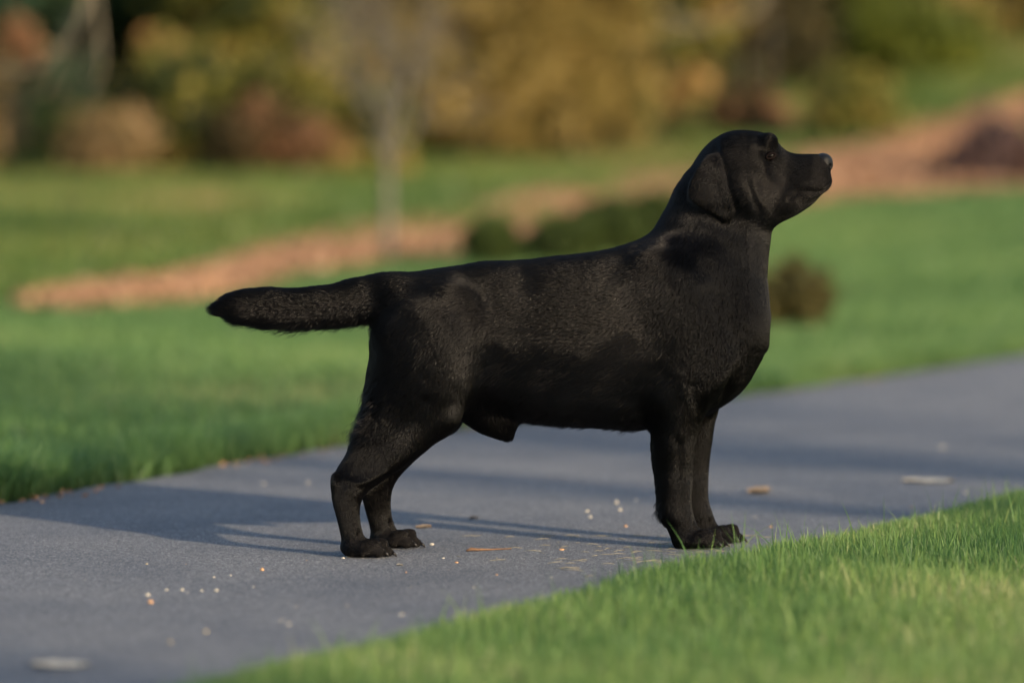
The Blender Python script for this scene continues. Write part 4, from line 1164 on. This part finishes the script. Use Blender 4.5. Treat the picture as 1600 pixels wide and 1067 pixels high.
nh = (1 - u) * ((1 - v_) * nrm[quads[qi, 0]] + v_ * nrm[quads[qi, 3]]) + u * ((1 - v_) * nrm[quads[qi, 1]] + v_ * nrm[quads[qi, 2]])
nh /= np.linalg.norm(nh, axis=1)[:, None]
hx, hy = proj(root_)
fl = flow(hx, hy)
keep = root_[:, 2] > 0.006
for cx, cz, rr_ in ((1204, 244, 8.0),):
    keep &= ~((((hx - cx) / rr_) ** 2 + ((hy - cz) / 5.2) ** 2 < 1) & (np.abs(nh[:, 1]) > .3))
keep &= ~((hx > 1283) & (hy < 262) & (hy > 236))
root_, nh, fl, hx, hy = root_[keep], nh[keep], fl[keep], hx[keep], hy[keep]
nH = len(root_)
dirv = np.stack([fl[:, 0], np.zeros(nH), fl[:, 1]], 1)
# the coat breaks into locks: slow and fast noise turn the combing direction
ang = 0.16 * noise3(root_, 4.5, 1) + 0.07 * noise3(root_, 30, 2) + rg.normal(0, 0.05, nH)
dirv = np.stack([dirv[:, 0] * np.cos(ang) - dirv[:, 2] * np.sin(ang), 0.05 * noise3(root_, 30, 3), dirv[:, 0] * np.sin(ang) + dirv[:, 2] * np.cos(ang)], 1)
tg = dirv - nh * (dirv * nh).sum(1)[:, None]
tl = np.linalg.norm(tg, axis=1)
tg = np.where(tl[:, None] > .12, tg, tg + np.array((0, 0, -0.25)) - nh * (np.array((0, 0, -0.25)) * nh).sum(1)[:, None])
tg /= (np.linalg.norm(tg, axis=1)[:, None] + 1e-9)
lift = (fl[:, 3] * (1 + 0.28 * noise3(root_, 3.6, 12) + 0.16 * noise3(root_, 16, 8) + 0.04 * noise3(root_, 45, 6)) + rg.normal(0, .01, nH)).clip(.03, 1)
fr = smoothstep(.42, .6, fl[:, 3]) * smoothstep(.15, .65, np.maximum(-nh[:, 2], -nh[:, 0])); cr_ = (0.45 + 0.22 * noise3(root_, 110, 9) + rg.normal(0, .28, nH)).clip(0, 1.3) ** 1.6
lift = np.minimum(lift, .5) * (1 - fr) + fr * (0.10 + 0.95 * cr_ * lift)
ln = fl[:, 2] / 1000 * rg.uniform(.82, 1.12, nH)
K = 5
tt = np.linspace(0, 1, K)
hp = root_[:, None] - nh[:, None] * 0.0002 + (tg[:, None] * tt[None, :, None] + nh[:, None] * (np.sin(tt * 2.1) * 0.72)[None, :, None] * (lift * 1.15)[:, None, None]) * ln[:, None, None]
# locks: hairs of one small patch draw together towards the tip
def clump(hp, size, amount, seed, power=1.4):
    rr = root_ + np.stack([noise3(root_, 60, seed), noise3(root_, 60, seed + 1), noise3(root_, 60, seed + 2)], 1) * size * .45
    along = (rr * tg).sum(1); across = rr - tg * along[:, None] * 0.45
    cell = np.floor(across / size).astype(np.int64)
    c2 = np.floor(rr / (size * 2.5)).astype(np.int64)
    key = ((cell[:, 0] * 73856093) ^ (cell[:, 1] * 19349663) ^ (cell[:, 2] * 83492791)) + ((c2[:, 0] * 2654435761) ^ (c2[:, 1] * 40503011) ^ (c2[:, 2] * 97531357)) * 7
    _, inv = np.unique(key, return_inverse=True); inv = inv.ravel()
    cnt = np.bincount(inv)[:, None].astype(float)
    m = np.zeros((len(cnt), K, 3))
    for k in range(K):
        for j in range(3): m[:, k, j] = np.bincount(inv, weights=hp[:, k, j])
    m /= cnt[:, None]
    cr = np.random.RandomState(seed)
    dl = (cr.normal(0, .03, len(cnt))[inv] * ln)[:, None, None] * nh[:, None] * (tt ** 1.5)[None, :, None]
    sd = np.cross(nh, tg)
    ds = (cr.normal(0, .06, len(cnt))[inv] * ln)[:, None, None] * sd[:, None] * (tt ** 1.3)[None, :, None]
    a = (amount * tt ** power)[None, :, None]
    return hp * (1 - a) + m[inv] * a + np.abs(dl) * 0.9 + ds
big = smoothstep(9, 20, fl[:, 2])[:, None, None]
hp2 = clump(hp, 0.0065, 0.42, 61); hp3 = clump(hp, 0.003, 0.35, 71)
hp = hp2 * big + hp3 * (1 - big)
hp[:, :, 2] = np.maximum(hp[:, :, 2], 0.0015)
hc = bpy.data.hair_curves.new("coat")
hc.add_curves([K] * nH)
hc.points.foreach_set("position", hp.astype(np.float32).ravel())
ra = hc.attributes.get("radius") or hc.attributes.new("radius", 'FLOAT', 'POINT')
rad = (np.array((1.0, .95, .8, .55, .12))[None] * (0.00017 + 0.00008 * smoothstep(6, 18, fl[:, 2]))[:, None] * rg.uniform(.8, 1.2, (nH, 1)))
ra.data.foreach_set("value", rad.astype(np.float32).ravel())
m_coat = bpy.data.materials.new("black_coat"); m_coat.use_nodes = True
nt = m_coat.node_tree; nt.nodes.clear()
ho = nt.nodes.new("ShaderNodeOutputMaterial"); hb = nt.nodes.new("ShaderNodeBsdfHairPrincipled")
hb.parametrization = 'COLOR'
hb.inputs["Color"].default_value = (0.0075, 0.0070, 0.0075, 1)
hb.inputs["Roughness"].default_value = 0.10
hb.inputs["Radial Roughness"].default_value = 0.3
hb.inputs["Coat"].default_value = 0.0
hb.inputs["Random Roughness"].default_value = 0.5
hd = nt.nodes.new("ShaderNodeBsdfDiffuse"); hd.inputs[0].default_value = (0.0016, 0.0016, 0.0019, 1)
hm = nt.nodes.new("ShaderNodeMixShader"); hm.inputs[0].default_value = 0.78
nt.links.new(hb.outputs[0], hm.inputs[1]); nt.links.new(hd.outputs[0], hm.inputs[2])
nt.links.new(hm.outputs[0], ho.inputs[0])
hc.materials.append(m_coat)
coat = link("coat", hc); coat.parent = dog
